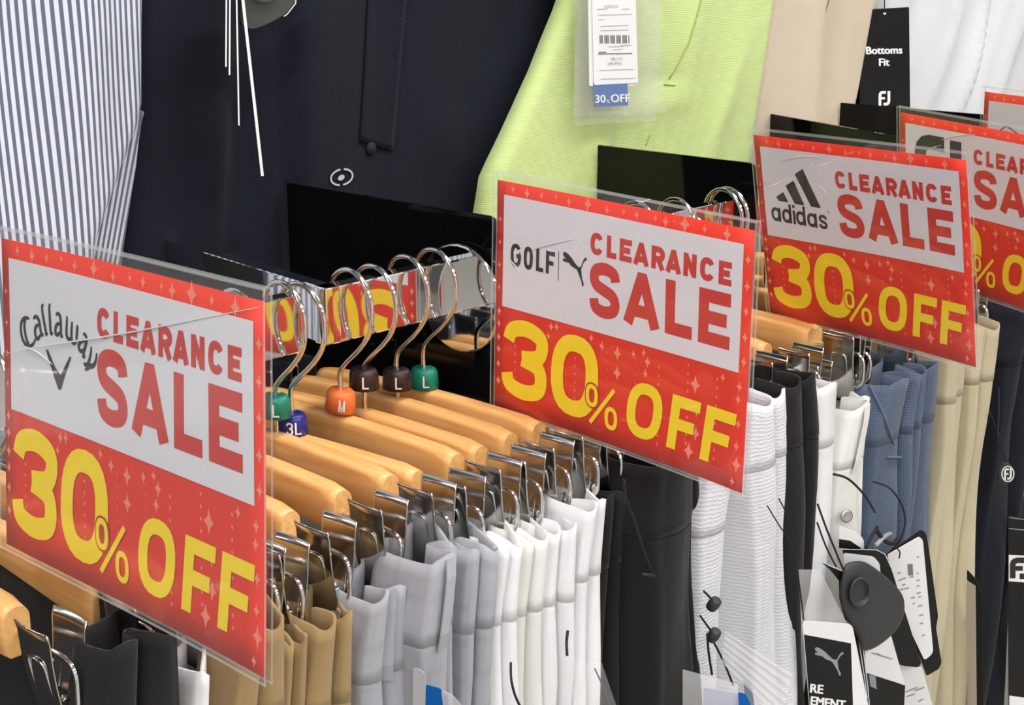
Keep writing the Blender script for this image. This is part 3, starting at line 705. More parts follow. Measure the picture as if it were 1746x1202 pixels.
# ---------------------------------------------------------------- display trousers on the wall
def interp(tab, z):
    tab = sorted(tab); 
    if z <= tab[0][0]: return tab[0][1]
    for (a, va), (b, vb) in zip(tab, tab[1:]):
        if z <= b: return va+(vb-va)*(z-a)/(b-a)
    return tab[-1][1]
class WallGarment:
    def __init__(s, name, label, fab, Lp, Rp, X0, z0=.30, z1=-1.0, folds=(), group='trousers displayed flat on the wall', edge=.03, seed=0):
        f = lambda P: [(un(px, py, 0, X0).z-1.5, un(px, py, 0, X0).y) for px, py in P]
        s.Lt, s.Rt, s.X0, s.folds, s.seed, s.edge = f(Lp), f(Rp), X0, folds, seed, edge
        s.ext(s.Lt, z0, z1); s.ext(s.Rt, z0, z1)
        yc = (interp(s.Lt, 0)+interp(s.Rt, 0))/2
        s.o = empty(name, (X0, yc, 1.5+z1)); tag(s.o, label, 'trousers', group); s.fab = fab
        b = MB(); b.uv = []; rows = []; nz, ny = 90, 60
        for j in range(nz+1):
            z = z0+(z1-z0)*j/nz; row = []
            for i in range(ny+1):
                t = i/ny; p = s.pt(t, z); row.append(p); b.uv.append((p.y, z))
            rows.append(row)
        b.rings(rows, closed=False, caps=False)
        g = b.build('front', fab, s.o); m = g.modifiers.new('s', 'SOLIDIFY'); m.thickness = .004; m.offset = -1 if g.data.polygons[0].normal.x > 0 else 1
    def ext(s, t, z0, z1):
        t.sort(); (za, ya), (zb, yb) = t[0], t[1]; k = (yb-ya)/(zb-za) if zb != za else 0
        t.insert(0, (z1, ya+max(-.04, min(.04, k*(z1-za)*.3))))
        t.append((z0, t[-1][1]))
    def pt(s, t, z, off=0):
        a, b = interp(s.Lt, z), interp(s.Rt, z); y = a+(b-a)*t; X = s.X0
        for (fy, fz, dy, dz, amp, slope) in s.folds:
            u = (y-fy-slope*(z-fz))/dy; v = (z-fz)/dz; X += amp*math.exp(-u*u-v*v)
        X += .003*sin(y*22+z*6+s.seed)+.002*sin(z*18+y*9+s.seed)
        d = min(t, 1-t)*(b-a)
        if d < s.edge: X -= s.edge*.9*(1-math.sqrt(max(0, 1-(1-d/s.edge)**2)))
        return Vector((X+off, y, 1.5+z))
    def tz(s, px, py):
        p = un(px, py, 0, s.X0); z = p.z-1.5; a, b = interp(s.Lt, z), interp(s.Rt, z)
        return (p.y-a)/(b-a), z
    def line(s, name, pts, r_, m, off=.0008):
        b = MB(); P = []
        for (p0, p1) in zip(pts, pts[1:]):
            for k in range(8):
                q = (p0[0]+(p1[0]-p0[0])*k/8, p0[1]+(p1[1]-p0[1])*k/8); t, z = s.tz(*q); P.append(s.pt(t, z, off))
        b.tube(P, r_, 6); return b.build(name, m, s.o)
    def patch(s, name, quad, m, off=.0015, n=8, mm=12):
        """cloth piece lying on the front; quad = photo pixels tl,tr,br,bl"""
        b = MB(); b.uv = []; rows = []
        for j in range(mm+1):
            v = j/mm; row = []
            for i in range(n+1):
                u = i/n
                x = (quad[0][0]*(1-u)+quad[1][0]*u)*(1-v)+(quad[3][0]*(1-u)+quad[2][0]*u)*v
                y = (quad[0][1]*(1-u)+quad[1][1]*u)*(1-v)+(quad[3][1]*(1-u)+quad[2][1]*u)*v
                t, z = s.tz(x, y); p = s.pt(t, z, off); row.append(p); b.uv.append((p.y, z))
            rows.append(row)
        b.rings(rows, closed=False, caps=False); g = b.build(name, m, s.o); md = g.modifiers.new('s', 'SOLIDIFY'); md.thickness = .0012; md.offset = 0
        return g
    def stitches(s, a, b_, n, m):
        b = MB()
        for k in range(n):
            q0 = (a[0]+(b_[0]-a[0])*k/n, a[1]+(b_[1]-a[1])*k/n); q1 = (a[0]+(b_[0]-a[0])*(k+.6)/n, a[1]+(b_[1]-a[1])*(k+.6)/n)
            P = [s.pt(*s.tz(*q), .0026) for q in (q0, q1)]; b.tube(P, .0006, 4)
        o = b.build('stitching', m, s.o); o['kind'] = 'stuff'; return o
M['thread'] = mat('dark_thread', srgb(12, 13, 18), .8)
st = WallGarment('trousers', 'grey and white striped trousers displayed at top left', FB['stripe'], [(-260, 0), (-260, 500)], [(257, 0), (257, 195), (212, 300), (168, 400), (160, 440)], -1.065,
    folds=[(.60, .0, .045, .3, -.014, .05), (.66, -.1, .03, .2, .012, .12), (.54, -.15, .02, .25, .010, .05), (.50, -.05, .02, .25, -.010, 0.02)], edge=.016, seed=1)
# the far leg of the striped pair, turned so its stripes slant
b = MB(); b.uv = []; rows = []
for j in range(21):
    v = j/20; row = []
    for i in range(9):
        u = i/8; xa, ya = 235-(235-120)*v, 185+(430-185)*v; xb, yb = 245-(245-202)*v**.9, 192+(460-192)*v
        px, py = xa+(xb-xa)*u, ya+(yb-ya)*u
        p = un(px, py, 0, -1.080-.010*u); row.append(p); b.uv.append((.005*v+(.058*v+.004)*(u-1), p.z))
    rows.append(row)
b.rings(rows, closed=False, caps=False); g = b.build('turned_leg', FB['stripe'], st.o); g.modifiers.new('s', 'SOLIDIFY').thickness = .002
nv = WallGarment('trousers', 'dark navy trousers displayed on the wall at top centre', FB['navy'], [(215, 0), (215, 500)], [(985, 0), (925, 150), (845, 300)], -1.08,
    folds=[(.84, -.12, .03, .15, -.024, .1), (.80, -.2, .02, .12, .010, .2), (.90, -.1, .04, .3, .008, .15), (1.08, -.19, .03, .03, .008, 0), (1.15, -.1, .05, .1, -.008, .5), (1.0, -.1, .03, .2, -.006, .1), (.875, -.05, .008, .4, -.014, .0)], seed=2)
nv.patch('fly_placket', [(640, -60), (704, -60), (672, 258), (612, 240)], FB['navy'], .002, 8, 24)
nv.stitches((693, -10), (668, 225), 34, M['thread']); nv.stitches((641, -10), (620, 200), 30, M['thread'])
tb, zb_ = nv.tz(634, 253); b = MB(); b.lathe([(.0001, .004), (.005, .0035), (.0062, .002), (.0062, 0)], 20, Matrix.Translation(nv.pt(tb, zb_, .001)) @ Matrix.Rotation(pi/2, 4, 'Y')); b.build('button', M['thread'], nv.o)
# ring mark with a dot
b = MB()
def nvp(u, v, z): t, zz = nv.tz(u, v); return nv.pt(t, zz, .0016+z)
M['silver'] = mat('silver_print', srgb(190, 192, 198), .4)
for a0, a1 in ((100, 262), (-80, 82)):
    ribbon(b, [(577+20*cos(R(a))*1.05-(10*sin(R(a)))*.0, 301+13.5*sin(R(a))-2*cos(R(a))) for a in range(a0, a1+1, 9)], 3.2, nvp)
poly2(b, [(576+6.5*cos(R(a)), 302+4.8*sin(R(a))-1.5*cos(R(a))) for a in range(0, 360, 24)], nvp)
b.build('ring_emblem', M['silver'], nv.o)
lm = WallGarment('trousers', 'lime green trousers with a slant pocket displayed on the wall', FB['lime'], [(975, 0), (925, 120), (835, 300), (820, 400)], [(1330, 0), (1312, 120), (1297, 230), (1290, 330)], -1.035,
    folds=[(1.36, -.16, .035, .012, -.006, .0), (1.38, -.18, .04, .010, .006, .0), (1.50, -.2, .02, .08, .006, .5), (1.30, -.24, .006, .08, -.008, .35), (1.27, -.24, .02, .07, .006, .35), (1.45, -.05, .03, .12, .006, .3)], seed=3, edge=.02)
lt = mat('olive_thread_and_crease_shade', srgb(150, 172, 92), .8)
lm.line('pocket_seam', [(1190, -20), (1165, 70), (1134, 143)], .0009, lt); lm.line('pocket_bartack', [(1132, 144), (1148, 145)], .0012, lt)
lm.line('crease', [(1110, 228), (1102, 250)], .0007, lt)  # darker line paints the shade inside a cloth crease
bg = WallGarment('trousers', 'beige trousers displayed on the wall right of the lime ones', FB['beige'], [(1318, 0), (1270, 300)], [(1497, 0), (1480, 60), (1466, 140), (1440, 250)], -1.06,
    folds=[(1.79, -.15, .018, .3, -.020, .08), (1.735, -.15, .02, .3, .012, .08), (1.85, -.1, .018, .3, .012, .1)], seed=4, edge=.014)
bg.line('pocket_seam', [(1440, -20), (1428, 45), (1412, 95)], .0009, mat('brown_thread', srgb(140, 124, 100), .8))
wt = WallGarment('trousers', 'white trousers displayed on the wall at top right', fabric('white_poplin', srgb(204, 205, 209), amp=.03), [(1500, 0), (1500, 300)], [(1860, 0), (1850, 300)], -1.075,
    folds=[(2.06, -.12, .03, .3, -.024, .25), (2.20, -.2, .022, .12, .020, .6), (2.30, -.1, .025, .2, -.022, .6), (2.38, -.12, .02, .2, .015, .5), (2.13, -.16, .012, .1, .010, .5)], seed=5)
# ---------------------------------------------------------------- a rod above the frame that carries the display trousers
o = empty('display_rod', (-1.12, 1.2, 1.79)); tag(o, 'chrome rod above the display trousers, above the photo', 'rail')
b = MB(); b.tube([(-1.10, .3, 1.80), (-1.10, 2.6, 1.80)], .010, 12); b.build('rod', M['chrome'], o)
for yy in (.35, 1.4, 2.5):
    b = MB(); b.tube([(-1.10, yy, 1.80), (-1.30, yy, 1.80)], .006, 8); b.build('rod_bracket', M['chrome'], o)

# ---------------------------------------------------------------- tags, sleeves, cords
class Tag:
    """a card or sleeve standing in the plane through three anchors (pixel + its X in the place)"""
    def __init__(s, name, label, cat, anchors, group=None):
        A = [un(px, py, 0, X) for px, py, X in anchors]
        s.p0 = A[0]; s.n = (A[1]-A[0]).cross(A[2]-A[0]).normalized()
        if s.n.dot(EYE-A[0]) < 0: s.n = -s.n
        c = sum(A, Vector())/3
        s.o = empty(name, (c.x, c.y, min(a.z for a in A))); tag(s.o, label, cat, group)
    def pt(s, px, py, off=0):
        d = FW*F_PX + RT*(px-873) - UP*(py-601)
        t = (s.p0+s.n*off-EYE).dot(s.n)/d.dot(s.n); return EYE+d*t
    def card(s, name, poly, m, off=0, th=.0006, rnd=True):
        b = MB(); n = len(poly); v = [s.pt(x, y, off) for x, y in poly]; w_ = [p-s.n*th for p in v]
        b.v = v+w_; b.f = [list(range(n)), list(range(n, 2*n))[::-1]]; b.sm = [False, False]
        for i in range(n): k = (i+1) % n; b.f.append([i, n+i, n+k, k]); b.sm.append(False)
        return b.build(name, m, s.o)
    def print(s, name, fill, m, off=.0004):
        b = MB(); fill(b, lambda u, v, z: s.pt(u, v, off+z)); return b.build(name, m, s.o)
    def cord(s, pts, r_=.0006, m=None, name='cord'):
        """pts = (px, py, X)"""
        b = MB(); b.tube(catmull([un(x, y, 0, X) for x, y, X in pts], 6), r_, 6); return b.build(name, m or M['cord'], s.o)
    def wavy(s, name, quad, m, amp=.002, freq=9, off=0, nx=30, ny=20):
        b = MB(); rows = []
        for j in range(ny+1):
            v = j/ny; row = []
            for i in range(nx+1):
                u = i/nx
                x = (quad[0][0]*(1-u)+quad[1][0]*u)*(1-v)+(quad[3][0]*(1-u)+quad[2][0]*u)*v
                y = (quad[0][1]*(1-u)+quad[1][1]*u)*(1-v)+(quad[3][1]*(1-u)+quad[2][1]*u)*v
                row.append(s.pt(x, y, off+amp*sin(v*freq)+amp*.4*sin(u*5)))
            rows.append(row)
        b.rings(rows, closed=False, caps=False); return b.build(name, m, s.o)
def Z8(*P): return [(1250+x/2.849, 780+y/2.849) for x, y in P]
def rr(P, r=6, n=4):
    """round the corners of a pixel polygon"""
    out = []; N_ = len(P)
    for i in range(N_):
        a, b, c = Vector(P[i-1]), Vector(P[i]), Vector(P[(i+1) % N_])
        d1, d2 = (a-b), (c-b); k = min(r, d1.length*.45, d2.length*.45)
        p, q = b+d1.normalized()*k, b+d2.normalized()*k
        for j in range(n+1):
            t = j/n; v = p*(1-t)**2+b*2*t*(1-t)+q*t*t; out.append((v.x, v.y))
    return out
def bars(lines, w_=2.0):
    def f(b, fn):
        for k, (x0, y0, x1, y1) in enumerate(lines): ribbon(b, [(x0, y0), (x1, y1)], w_, fn, False, .00001*(k % 4))
    return f
TG = 'price and brand tags on the trousers'
# lime trousers: clear sleeve, price card, blue reduction strip
t = Tag('price_tag', 'white price card with barcode in a clear sleeve on the lime trousers', 'tag', [(1003, 0, -1.018), (1088, 0, -1.012), (1088, 150, -1.012)])
t.card('card', rr([(1002, -70), (1078, -70), (1082, 146), (1005, 147)], 3), M['whitecard'], -.0012)
t.card('card', rr([(1008, -70), (1082, -70), (1088, 141), (1013, 145)], 3), M['whitecard'], 0)
t.print('print', bars([(1018, 16, 1036, 15), (1060, 16, 1074, 15), (1020, 26, 1078, 24), (1020, 34, 1030, 33), (1024, 45, 1072, 43), (1024, 52, 1072, 51), (1036, 80, 1064, 79), (1045, 85, 1062, 84), (1058, 78, 1076, 77), (1022, 120, 1080, 118), (1024, 135, 1084, 133)], 1.0), M['greyink'])
t.print('print', bars([(1021, 89, 1034, 89), (1020, 92, 1078, 91), (1052, 92, 1062, 91)], 1.6), M['ink'])
t.print('barcode', bars([(1023+k*2.05, 60, 1023.4+k*2.05, 74) for k in range(25) if k % 5 != 3], 1.2), M['ink'])
def txt(body, size, x, y, dx=(1, -.02), dy=(.02, 1), bold=0):
    def f(b, fn):
        for k, (ox, oy) in enumerate(((0, 0), (bold, 0), (0, bold), (bold, bold), (-bold, 0)) if bold else ((0, 0),)):
            text_into(b, body, size, lambda a, c: fn(x+ox+a*dx[0]-c*dy[0], y+oy+a*dx[1]-c*dy[1], k*.00001))
    return f
t.print('print', txt('HAE223', 7, 1030, 13.5), M['greyink']); t.print('print', txt('\u00a58,173', 7, 1042, 103), M['greyink']); t.print('print', txt('(\u00a58,990)', 7, 1036, 111), M['greyink'])
t.card('reduction_strip', [(1012, 140), (1070, 139), (1071, 180), (1014, 182)], M['blue'], -.0004)
t.print('lettering', txt('30', 19, 1014, 175, bold=.4), M['capink']); t.print('lettering', txt('%', 9, 1034, 176), M['capink']); t.print('lettering', txt('OFF', 19, 1041, 174, bold=.4), M['capink'])
t.wavy('clear_sleeve', [(978, -70), (1132, -70), (1118, 206), (980, 214)], M['sleeve'], .0012, 7, .003)
t.wavy('clear_sleeve', [(990, -70), (1120, -70), (1136, 192), (975, 200)], M['sleeve'], .001, 6, -.003)
# black fit tag
t = Tag('fit_tag', 'black card tag reading Bottoms Fit, between beige and white trousers', 'tag', [(1500, 20, -1.052), (1550, 14, -1.046), (1551, 186, -1.046)])
t.card('card', rr([(1468, 17), (1550, 12), (1552, 190), (1466, 186)], 2), M['blackcard'])
t.print('lettering', txt('Bottoms', 18, 1476, 92, bold=.7), M['capink']); t.print('lettering', txt('Fit', 18, 1498, 112, bold=.7), M['capink'])
t.print('emblem', lambda b, fn: fj(b, 1498, 155, 1518, 180, fn, 0), M['capink'])
t.print('eyelet', lambda b, fn: poly2(b, [(1508.5+2.6*cos(R(a)), 23+2*sin(R(a))) for a in range(0, 360, 40)], fn), M['capink'])
t.cord([(1506, -60, -1.045), (1508, 0, -1.045), (1508, 22, -1.045)], .0008)
# price cards seen edge-on and grey security tag on the navy pair
t = Tag('price_tag', 'white price cards seen edge on, hanging on the navy trousers', 'tag', [(386, 0, -1.05), (386, 120, -1.05), (400, 60, -1.09)])
for (a, b_, c_, d_) in (((385, -60), (384, 108), -.0, .035), ((391, -60), (390, 122), .0, .03), ((401, -60), (406, 206), .0, .03), ((405, -60), (444, 290), .0, .035)):
    P0, P1 = un(*a, 0, -1.045), un(*b_, 0, -1.045); dirv = (P0-EYE).normalized(); dirv.z = 0; dirv.normalize()
    dd = dirv*.034; nn = Vector((dirv.y, -dirv.x, 0))*.0012 if b_ != (444, 290) else Vector((dirv.y, -dirv.x, 0))*.0024
    b = MB(); pts = [P0-dd, P1-dd, P1, P0]; b.v = pts+[p+nn for p in pts]
    b.f = [[0, 1, 2, 3], [7, 6, 5, 4], [0, 4, 5, 1], [1, 5, 6, 2], [2, 6, 7, 3], [3, 7, 4, 0]]; b.sm = [False]*6; b.build('card', M['whitecard'], t.o)
t = Tag('security_tag', 'dark grey translucent security tag at top edge on the navy trousers', 'security tag', [(410, 0, -1.05), (505, 0, -1.045), (450, 50, -1.05)])
M['smoke'] = mat('smoky_plastic', srgb(70, 70, 68), .25, coat=.3)
t.card('shell', rr([(409, -50), (506, -50), (505, 2), (490, 22), (462, 38), (432, 50), (414, 45), (409, 30)], 10), M['smoke'], .004, .004)
t.print('rim', lambda b, fn: ribbon(b, [(506, -20), (504, 6), (490, 24), (484, 28)], 1.6, fn), M['capink'], .0045)
t.card('cap', [(452+26*cos(R(a)), -18+22*sin(R(a))) for a in range(0, 360, 20)], M['smoke'], .009, .005)

# lower right cluster
t = Tag('brand_tag', 'white card with black block and grey leaping cat, lower right', 'tag', [(1372, 1060, -.638), (1452, 1064, -.618), (1380, 1202, -.638)], TG)
t.card('card', rr([(1368, 1058), (1453, 1064), (1492, 1260), (1384, 1250)], 9), M['whitecard'])
t.card('black_block', [(1371, 1082), (1451, 1097), (1456, 1250), (1384, 1245)], M['blackcard'], .0002, .0001)
t.print('emblem', lambda b, fn: poly2(b, [(1370+x*.1015, 1080+y*.1015) for x, y in [(190+485*a, 221+422*c+.17*485*a) for a, c in CAT]], fn), M['greyink'])
t.print('lettering', txt('RE', 21, 1380, 1180, (1, .1), (-.08, 1), .9), M['capink']); t.print('lettering', txt('EMENT', 21, 1381, 1201, (.9, .12), (-.08, 1), .9), M['capink'])
t.cord([(1308, 862, -.63), (1330, 898, -.63), (1352, 930, -.63), (1360, 975, -.632), (1368, 1035, -.64), (1372, 1075, -.64)])
t.cord([(1328, 850, -.63), (1345, 885, -.63), (1356, 925, -.63), (1362, 990, -.632), (1371, 1060, -.64)])
t = Tag('tag_sleeve', 'clear plastic sleeve above the white cat card', 'sleeve', [(1360, 970, -.640), (1400, 970, -.632), (1365, 1050, -.640)])
t.wavy('sleeve', [(1361, 971), (1398, 971), (1444, 1062), (1366, 1060)], M['sleeve_milky'], .0012, 6)
t = Tag('brand_tag', 'black card with white outline seen almost edge on, right of the cat card', 'tag', [(1400, 958, -.640), (1456, 990, -.628), (1482, 1195, -.628)], TG)
t.card('card', Z8((425, 505), (470, 530), (560, 565), (585, 590), (597, 640), (665, 1202), (640, 1202), (580, 800), (545, 790), (518, 690), (516, 600), (470, 545)), M['blackcard'])
for off, pts in ((.0004, [(425, 505), (475, 527), (558, 563), (583, 588), (596, 640), (655, 1120), (662, 1202)]), (.0004, [(572, 620), (585, 720), (640, 1080), (652, 1170)])):
    t.print('card_edge', lambda b, fn, pts=pts: ribbon(b, Z8(*pts), 1.3, fn), M['whitecard'], off)
t.cord([(*Z8((410, 225))[0], -.635), (*Z8((455, 350))[0], -.628), (*Z8((500, 460))[0], -.624), (*Z8((535, 545))[0], -.624)], .0009)
t.cord([(*Z8((408, 315))[0], -.635), (*Z8((450, 430))[0], -.628), (*Z8((500, 530))[0], -.624)], .0008)
t = Tag('brand_tag', 'black card with rounded top over a white card, behind the security tag', 'tag', [(1440, 938, -.640), (1510, 944, -.625), (1565, 1138, -.625)], TG)
t.card('card', rr(Z8((530, 447), (700, 450), (740, 475), (775, 560), (915, 1000), (900, 1020), (820, 1012), (640, 800)), 5), M['blackcard'])
t.print('white_card', lambda b, fn: poly2(b, rr(Z8((535, 462), (682, 480), (712, 515), (720, 600), (600, 600), (545, 540)), 5), fn), M['whitecard'])
t.print('card_edge', lambda b, fn: ribbon(b, Z8((530, 446), (698, 449), (738, 470), (775, 550)), 1.2, fn), M['whitecard'])
t = Tag('security_tag', 'large dark rounded security tag among the cards at lower right', 'security tag', [(1440, 960, -.632), (1540, 1020, -.612), (1470, 1105, -.622)])
shell = Z8((545, 520), (590, 504), (640, 508), (700, 545), (765, 600), (815, 655), (832, 705), (827, 775), (792, 840), (725, 902), (665, 934), (625, 930), (600, 860), (560, 800), (530, 745), (518, 660), (526, 580))
b = MB(); c0 = Vector((sum(x for x, y in shell)/17, sum(y for x, y in shell)/17)); rings = []
sh = catmull([(x, y, 0) for x, y in shell], 3, True)
for k, off in ((1.0, -.003), (1.0, .001), (.98, .0028), (.9, .0048), (.7, .0062), (.35, .007), (.05, .0072)):
    rings.append([t.pt(c0.x+(p.x-c0.x)*k, c0.y+(p.y-c0.y)*k, off) for p in sh])
b.rings(rings); b.build('shell', M['plastic_black'], t.o)
b = MB(); rings = []; cc = Z8((618, 655))[0]
for k, off in ((1.0, .004), (1.0, .0105), (.93, .0118), (.8, .0118), (.74, .009), (.5, .0085), (.05, .0085)):
    rings.append([t.pt(cc[0]+k*19*cos(a), cc[1]+k*27*sin(a)-k*3*cos(a), off) for a in [2*pi*j/24 for j in range(24)]])
b.rings(rings); b.build('pin_cap', M['plastic_black'], t.o)
t = Tag('care_card', 'white care card with small print and barcode in front of black card', 'tag', [(1512, 945, -.640), (1568, 915, -.622), (1590, 1110, -.622)], TG)
t.card('backing', rr(Z8((742, 472), (915, 350), (937, 368), (952, 450), (996, 770), (986, 830), (1013, 995), (1000, 1027), (940, 1062), (900, 950)), 4), M['blackcard'], -.0015)
t.card('card', rr(Z8((748, 474), (905, 384), (922, 402), (972, 940), (962, 960), (930, 985), (870, 860)), 4), M['whitecard'], 0)
t.print('barcode', bars([(1548+k*1.3, 962+k*-.1, 1549+k*1.3, 981) for k in range(7)], .7), M['ink'])
t.print('print', bars([(1563, 950, 1567, 949), (1532, 990, 1545, 985), (1538, 998, 1544, 996), (1551, 984, 1558, 983), (1563, 978, 1566, 977), (1563, 990, 1568, 989), (1564, 1000, 1568, 998), (1563, 1012, 1570, 1010), (1553, 1020, 1560, 1018), (1566, 1018, 1571, 1017), (1556, 1030, 1560, 1028), (1565, 1034, 1573, 1032), (1567, 1050, 1574, 1048), (1568, 1064, 1574, 1062), (1572, 1084, 1577, 1082), (1530, 978, 1536, 976), (1534, 1006, 1550, 1002)], 2.2), M['greyink'])
t.cord([(*Z8((680, 117))[0], -.640), (*Z8((755, 145))[0], -.628), (*Z8((815, 220))[0], -.62), (*Z8((836, 310))[0], -.62), (*Z8((812, 400))[0], -.622), (*Z8((765, 455))[0], -.63)], .0009)
t.cord([(*Z8((795, 440))[0], -.630), (*Z8((810, 460))[0], -.628), (*Z8((806, 490))[0], -.628)], .0007)
t = Tag('care_card', 'pale folded care card with one line of print under the security tag', 'tag', [(1475, 1110, -.632), (1518, 1085, -.622), (1542, 1165, -.622)], TG)
t.card('card', Z8((640, 935), (768, 866), (835, 1106), (645, 1045)), M['whitecard'])
t.print('print', bars([(1486, 1113, 1522, 1124), (1494, 1114, 1502, 1117)], 2), M['greyink'])
t.card('lower_card', Z8((668, 1058), (836, 1108), (830, 1230), (660, 1230)), M['blackcard'], -.0008)
t.card('label_corner', Z8((662, 1056), (692, 1064), (698, 1126), (668, 1112)), M['greyink'], .0004)
t = Tag('care_card', 'white card with print along the bottom edge, left of slate blue trousers', 'tag', [(1540, 1137, -.638), (1572, 1138, -.628), (1588, 1202, -.628)], TG)
t.card('card', Z8((800, 1012), (918, 1020), (985, 1260), (836, 1260)), M['whitecard'])
t.print('print', bars([(1544, 1180, 1565, 1172), (1546, 1188, 1560, 1183), (1560, 1178, 1576, 1172), (1566, 1196, 1574, 1192)], 2), M['greyink'])
t = Tag('brand_tag', 'small white card with black lower part above the black card', 'tag', [(1434, 898, -.645), (1470, 915, -.635), (1472, 936, -.635)], TG)
t.card('card', rr(Z8((515, 330), (610, 368), (636, 400), (636, 450), (515, 420)), 6), M['whitecard'])
t.card('black_print', Z8((515, 396), (570, 405), (622, 440), (622, 450), (515, 440)), M['blackcard'], .0004, .0002)
t.cord([(*Z8((485, 80))[0], -.640), (*Z8((560, 105))[0], -.63), (*Z8((640, 185))[0], -.625), (*Z8((688, 265))[0], -.63)], .0011)
t.cord([(*Z8((645, 440))[0], -.630), (*Z8((672, 385))[0], -.63), (*Z8((700, 340))[0], -.635)], .0016)
t.cord([(*Z8((690, 430))[0], -.630), (*Z8((735, 385))[0], -.63), (*Z8((765, 370))[0], -.635)], .0022, M['greyink'], 'plastic_tie')
t.cord([(*Z8((700, 355))[0], -.632), (*Z8((730, 400))[0], -.63), (*Z8((775, 420))[0], -.63), (*Z8((800, 395))[0], -.63)], .0020)
# round button tag on sand trousers
t = Tag('button_tag', 'round black button tag with white monogram on the sand trousers', 'tag', [(1704, 808, -.642), (1732, 808, -.630), (1718, 830, -.636)])
def disc(b, fn, r, cx=1719, cy=808): poly2(b, [(cx+r*.78*cos(R(a)), cy+r*sin(R(a))) for a in range(0, 360, 15)], fn)
t.card('disc', [(1717+13.5*cos(R(a)), 808+16.5*sin(R(a))) for a in range(0, 360, 15)], M['plastic_black'], .003, .005)
t.print('rim_line', lambda b, fn: ribbon(b, [(1718.5+10.2*cos(R(a)), 808+13*sin(R(a))) for a in range(0, 360, 15)], 1.8, fn, True), M['capink'], .0034)
t.print('emblem', lambda b, fn: fj(b, 1712, 798, 1725, 818, fn, 0), M['capink'], .0034)
t.cord([(1687, 702, -.652), (1703, 740, -.645), (1712, 775, -.64), (1717, 794, -.638)], .0008)
t.cord([(1703, 660, -.655), (1703, 705, -.648), (1702, 752, -.642), (1713, 778, -.64)], .0008)
# care labels on sand trousers
t = Tag('care_card', 'cream label and black card hanging on the sand trousers', 'tag', [(1652, 990, -.650), (1664, 1005, -.64), (1664, 1202, -.64)], TG)
t.card('card', Z8((1136, 598), (1176, 625), (1182, 1240), (1112, 1240)), mat('cream_card', srgb(206, 198, 184), .6))
t.card('black_card', rr(Z8((1136, 545), (1178, 590), (1208, 655), (1214, 1240), (1184, 1240), (1176, 640), (1136, 600)), 3), M['blackcard'], -.001)
# banded navy tag at right edge
t = Tag('brand_tag', 'black card with white monogram band, cut off by right edge', 'tag', [(1722, 880, -.652), (1750, 890, -.642), (1722, 1180, -.652)], TG)
t.card('card', [(1719, 878), (1790, 890), (1790, 1260), (1720, 1250)], M['blackcard'])
t.card('band', [(1720, 946), (1790, 950), (1790, 996), (1720, 991)], M['whitecard'], .0003, .0002)
t.print('emblem', lambda b, fn: fj(b, 1722, 952, 1762, 986, fn, .0002), M['ink'])
t.card('lower_band', [(1721, 1186), (1790, 1196), (1790, 1260), (1721, 1250)], M['whitecard'], .0003, .0002)
t.print('trim_line', bars([(1720, 882, 1790, 892), (1720, 901, 1790, 908)], 1.5), M['greyink'])
# sleeves and slips along the bottom edge
t = Tag('tag_sleeve', 'clear sleeve holding a blue slip in front of charcoal trousers, bottom edge', 'sleeve', [(1165, 1145, -.632), (1255, 1170, -.605), (1165, 1230, -.632)])
t.wavy('sleeve', [(1164, 1141), (1258, 1166), (1262, 1260), (1164, 1250)], M['sleeve_milky'], .001, 5)
t.card('blue_slip', rr([(1258, 1180), (1272, 1184), (1280, 1200), (1280, 1260), (1250, 1260)], 4), M['blue'], -.002)
t.card('pale_slip', [(1200, 1172), (1256, 1182), (1256, 1260), (1200, 1260)], mat('lilac_paper', srgb(160, 160, 190), .6), -.004)
t = Tag('tag_sleeve', 'ridged clear sleeve slanting across the white seersucker trousers', 'sleeve', [(1236, 1080, -.625), (1345, 1150, -.602), (1236, 1170, -.625)])
t.wavy('sleeve', [(1236, 1076), (1350, 1150), (1332, 1230), (1230, 1130)], M['sleeve_milky'], .0010, 34, 0, 20, 70)
t.card('blue_slip', [(1268, 1160), (1282, 1174), (1292, 1240), (1278, 1240)], mat('slate_paper', srgb(120, 130, 150), .6), -.004)
t = Tag('tag_sleeve', 'clear curled sleeve in front of the white trousers at bottom centre', 'sleeve', [(960, 1120, -.630), (1040, 1130, -.612), (960, 1200, -.630)])
t.wavy('sleeve', [(962, 1117), (1026, 1130), (1060, 1230), (962, 1240)], M['sleeve'], .002, 3)
t.cord([(1014, 1140, -.622), (1028, 1170, -.62), (1046, 1215, -.62)], .0006)
t.cord([(871, 1130, -.640), (872, 1160, -.63), (880, 1190, -.63), (896, 1220, -.63)], .0009)
t.cord([(968, 1076, -.645), (966, 1095, -.64), (967, 1118, -.635)], .0012)
t = Tag('price_tag', 'blue slip with pale backing between grey trousers at the bottom edge', 'tag', [(722, 1165, -.640), (762, 1180, -.625), (722, 1202, -.640)], TG)
t.card('card', rr([(704, 1138), (718, 1142), (726, 1152), (724, 1240), (704, 1240)], 5), mat('grey_card', srgb(176, 176, 180), .6), .001)
t.card('blue_slip', rr([(724, 1167), (750, 1174), (764, 1190), (770, 1240), (722, 1240)], 5), M['blue'])
t.card('sleeve', rr([(752, 1176), (772, 1186), (786, 1202), (788, 1240), (760, 1240)], 5), M['sleeve_milky'], .0008)
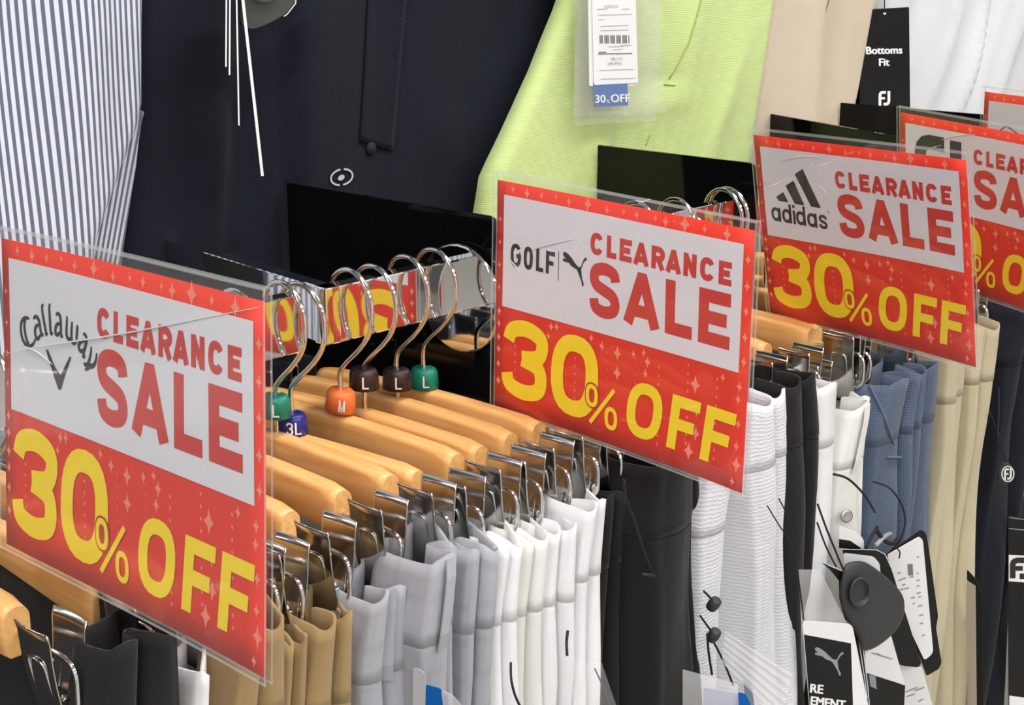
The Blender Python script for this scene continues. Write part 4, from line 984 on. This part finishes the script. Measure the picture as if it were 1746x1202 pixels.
# drawcords and toggles of the black trousers (parts of the garment)
g = T['b1']; b = MB(); b.tube(catmull([un(*p, 0, -.645) for p in ((1064, 818), (1068, 850), (1082, 890), (1098, 940), (1112, 978))], 6), .0012, 6); b.build('drawcord', M['cord'], g.o)
b = MB(); b.tube([un(1094, 979, 0, -.644), un(1118, 983, 0, -.640)], .0016, 6); b.build('bartack', M['cord'], g.o)
g = T['b2']
for P in (((1200, 1008), (1210, 1018), (1220, 1028)), ((1194, 1050), (1204, 1064), (1214, 1078)), ((1214, 1090), (1226, 1112), (1238, 1138), (1250, 1168)), ((1206, 1080), (1208, 1110), (1214, 1150))):
    b = MB(); b.tube(catmull([un(*p, 0, -.640) for p in P], 5), .0010, 6); b.build('drawcord', M['cord'], g.o)
for (px, py, rz) in ((1217, 1030, .6), (1217, 1083, .5)):
    b = MB(); Mx = Matrix.Translation(un(px, py, 0, -.638)) @ Matrix.Rotation(rz, 4, 'Y'); b.lathe([(.0028, -.006), (.0045, -.005), (.0052, 0), (.0045, .005), (.003, .0062)], 12, Mx); b.build('toggle', M['plastic_black'], g.o)
# button on the white pair
g = T['w6']; q = un(1443, 880, 0, -.652); b = MB(); b.lathe([(.0058, -.001), (.0062, .001), (.005, .0022), (.003, .0014), (.0001, .0014)], 20, Matrix.Translation(q) @ Matrix.Rotation(pi/2-.2, 4, 'Y') @ Matrix.Rotation(.5, 4, 'X')); b.build('button', M['steel'], g.o)
# ---------------------------------------------------------------- ceiling lamps (above the photo)
M['housing'] = mat('lamp_housing', srgb(235, 235, 235), .5)
for i, (lx, ly) in enumerate(LIGHTS):
    o = empty('ceiling_lamp', (lx, ly, 2.78)); tag(o, 'long white ceiling lamp, %s in the %s row from the rack' % (('leftmost', 'second from left', 'third from left', 'rightmost')[i % 4], ('first', 'second', 'third')[i//4]), 'lamp', 'ceiling lamps')
    b = MB(); b.box((lx-.1, ly-.62, 2.78), (lx+.1, ly+.62, 2.80)); b.build('housing', M['housing'], o, .003)
    b = MB(); b.box((lx-.1, ly-.62, 2.755), (lx-.085, ly+.62, 2.78)); b.build('side_rim', M['housing'], o)
    b = MB(); b.box((lx+.085, ly-.62, 2.755), (lx+.1, ly+.62, 2.78)); b.build('side_rim', M['housing'], o)
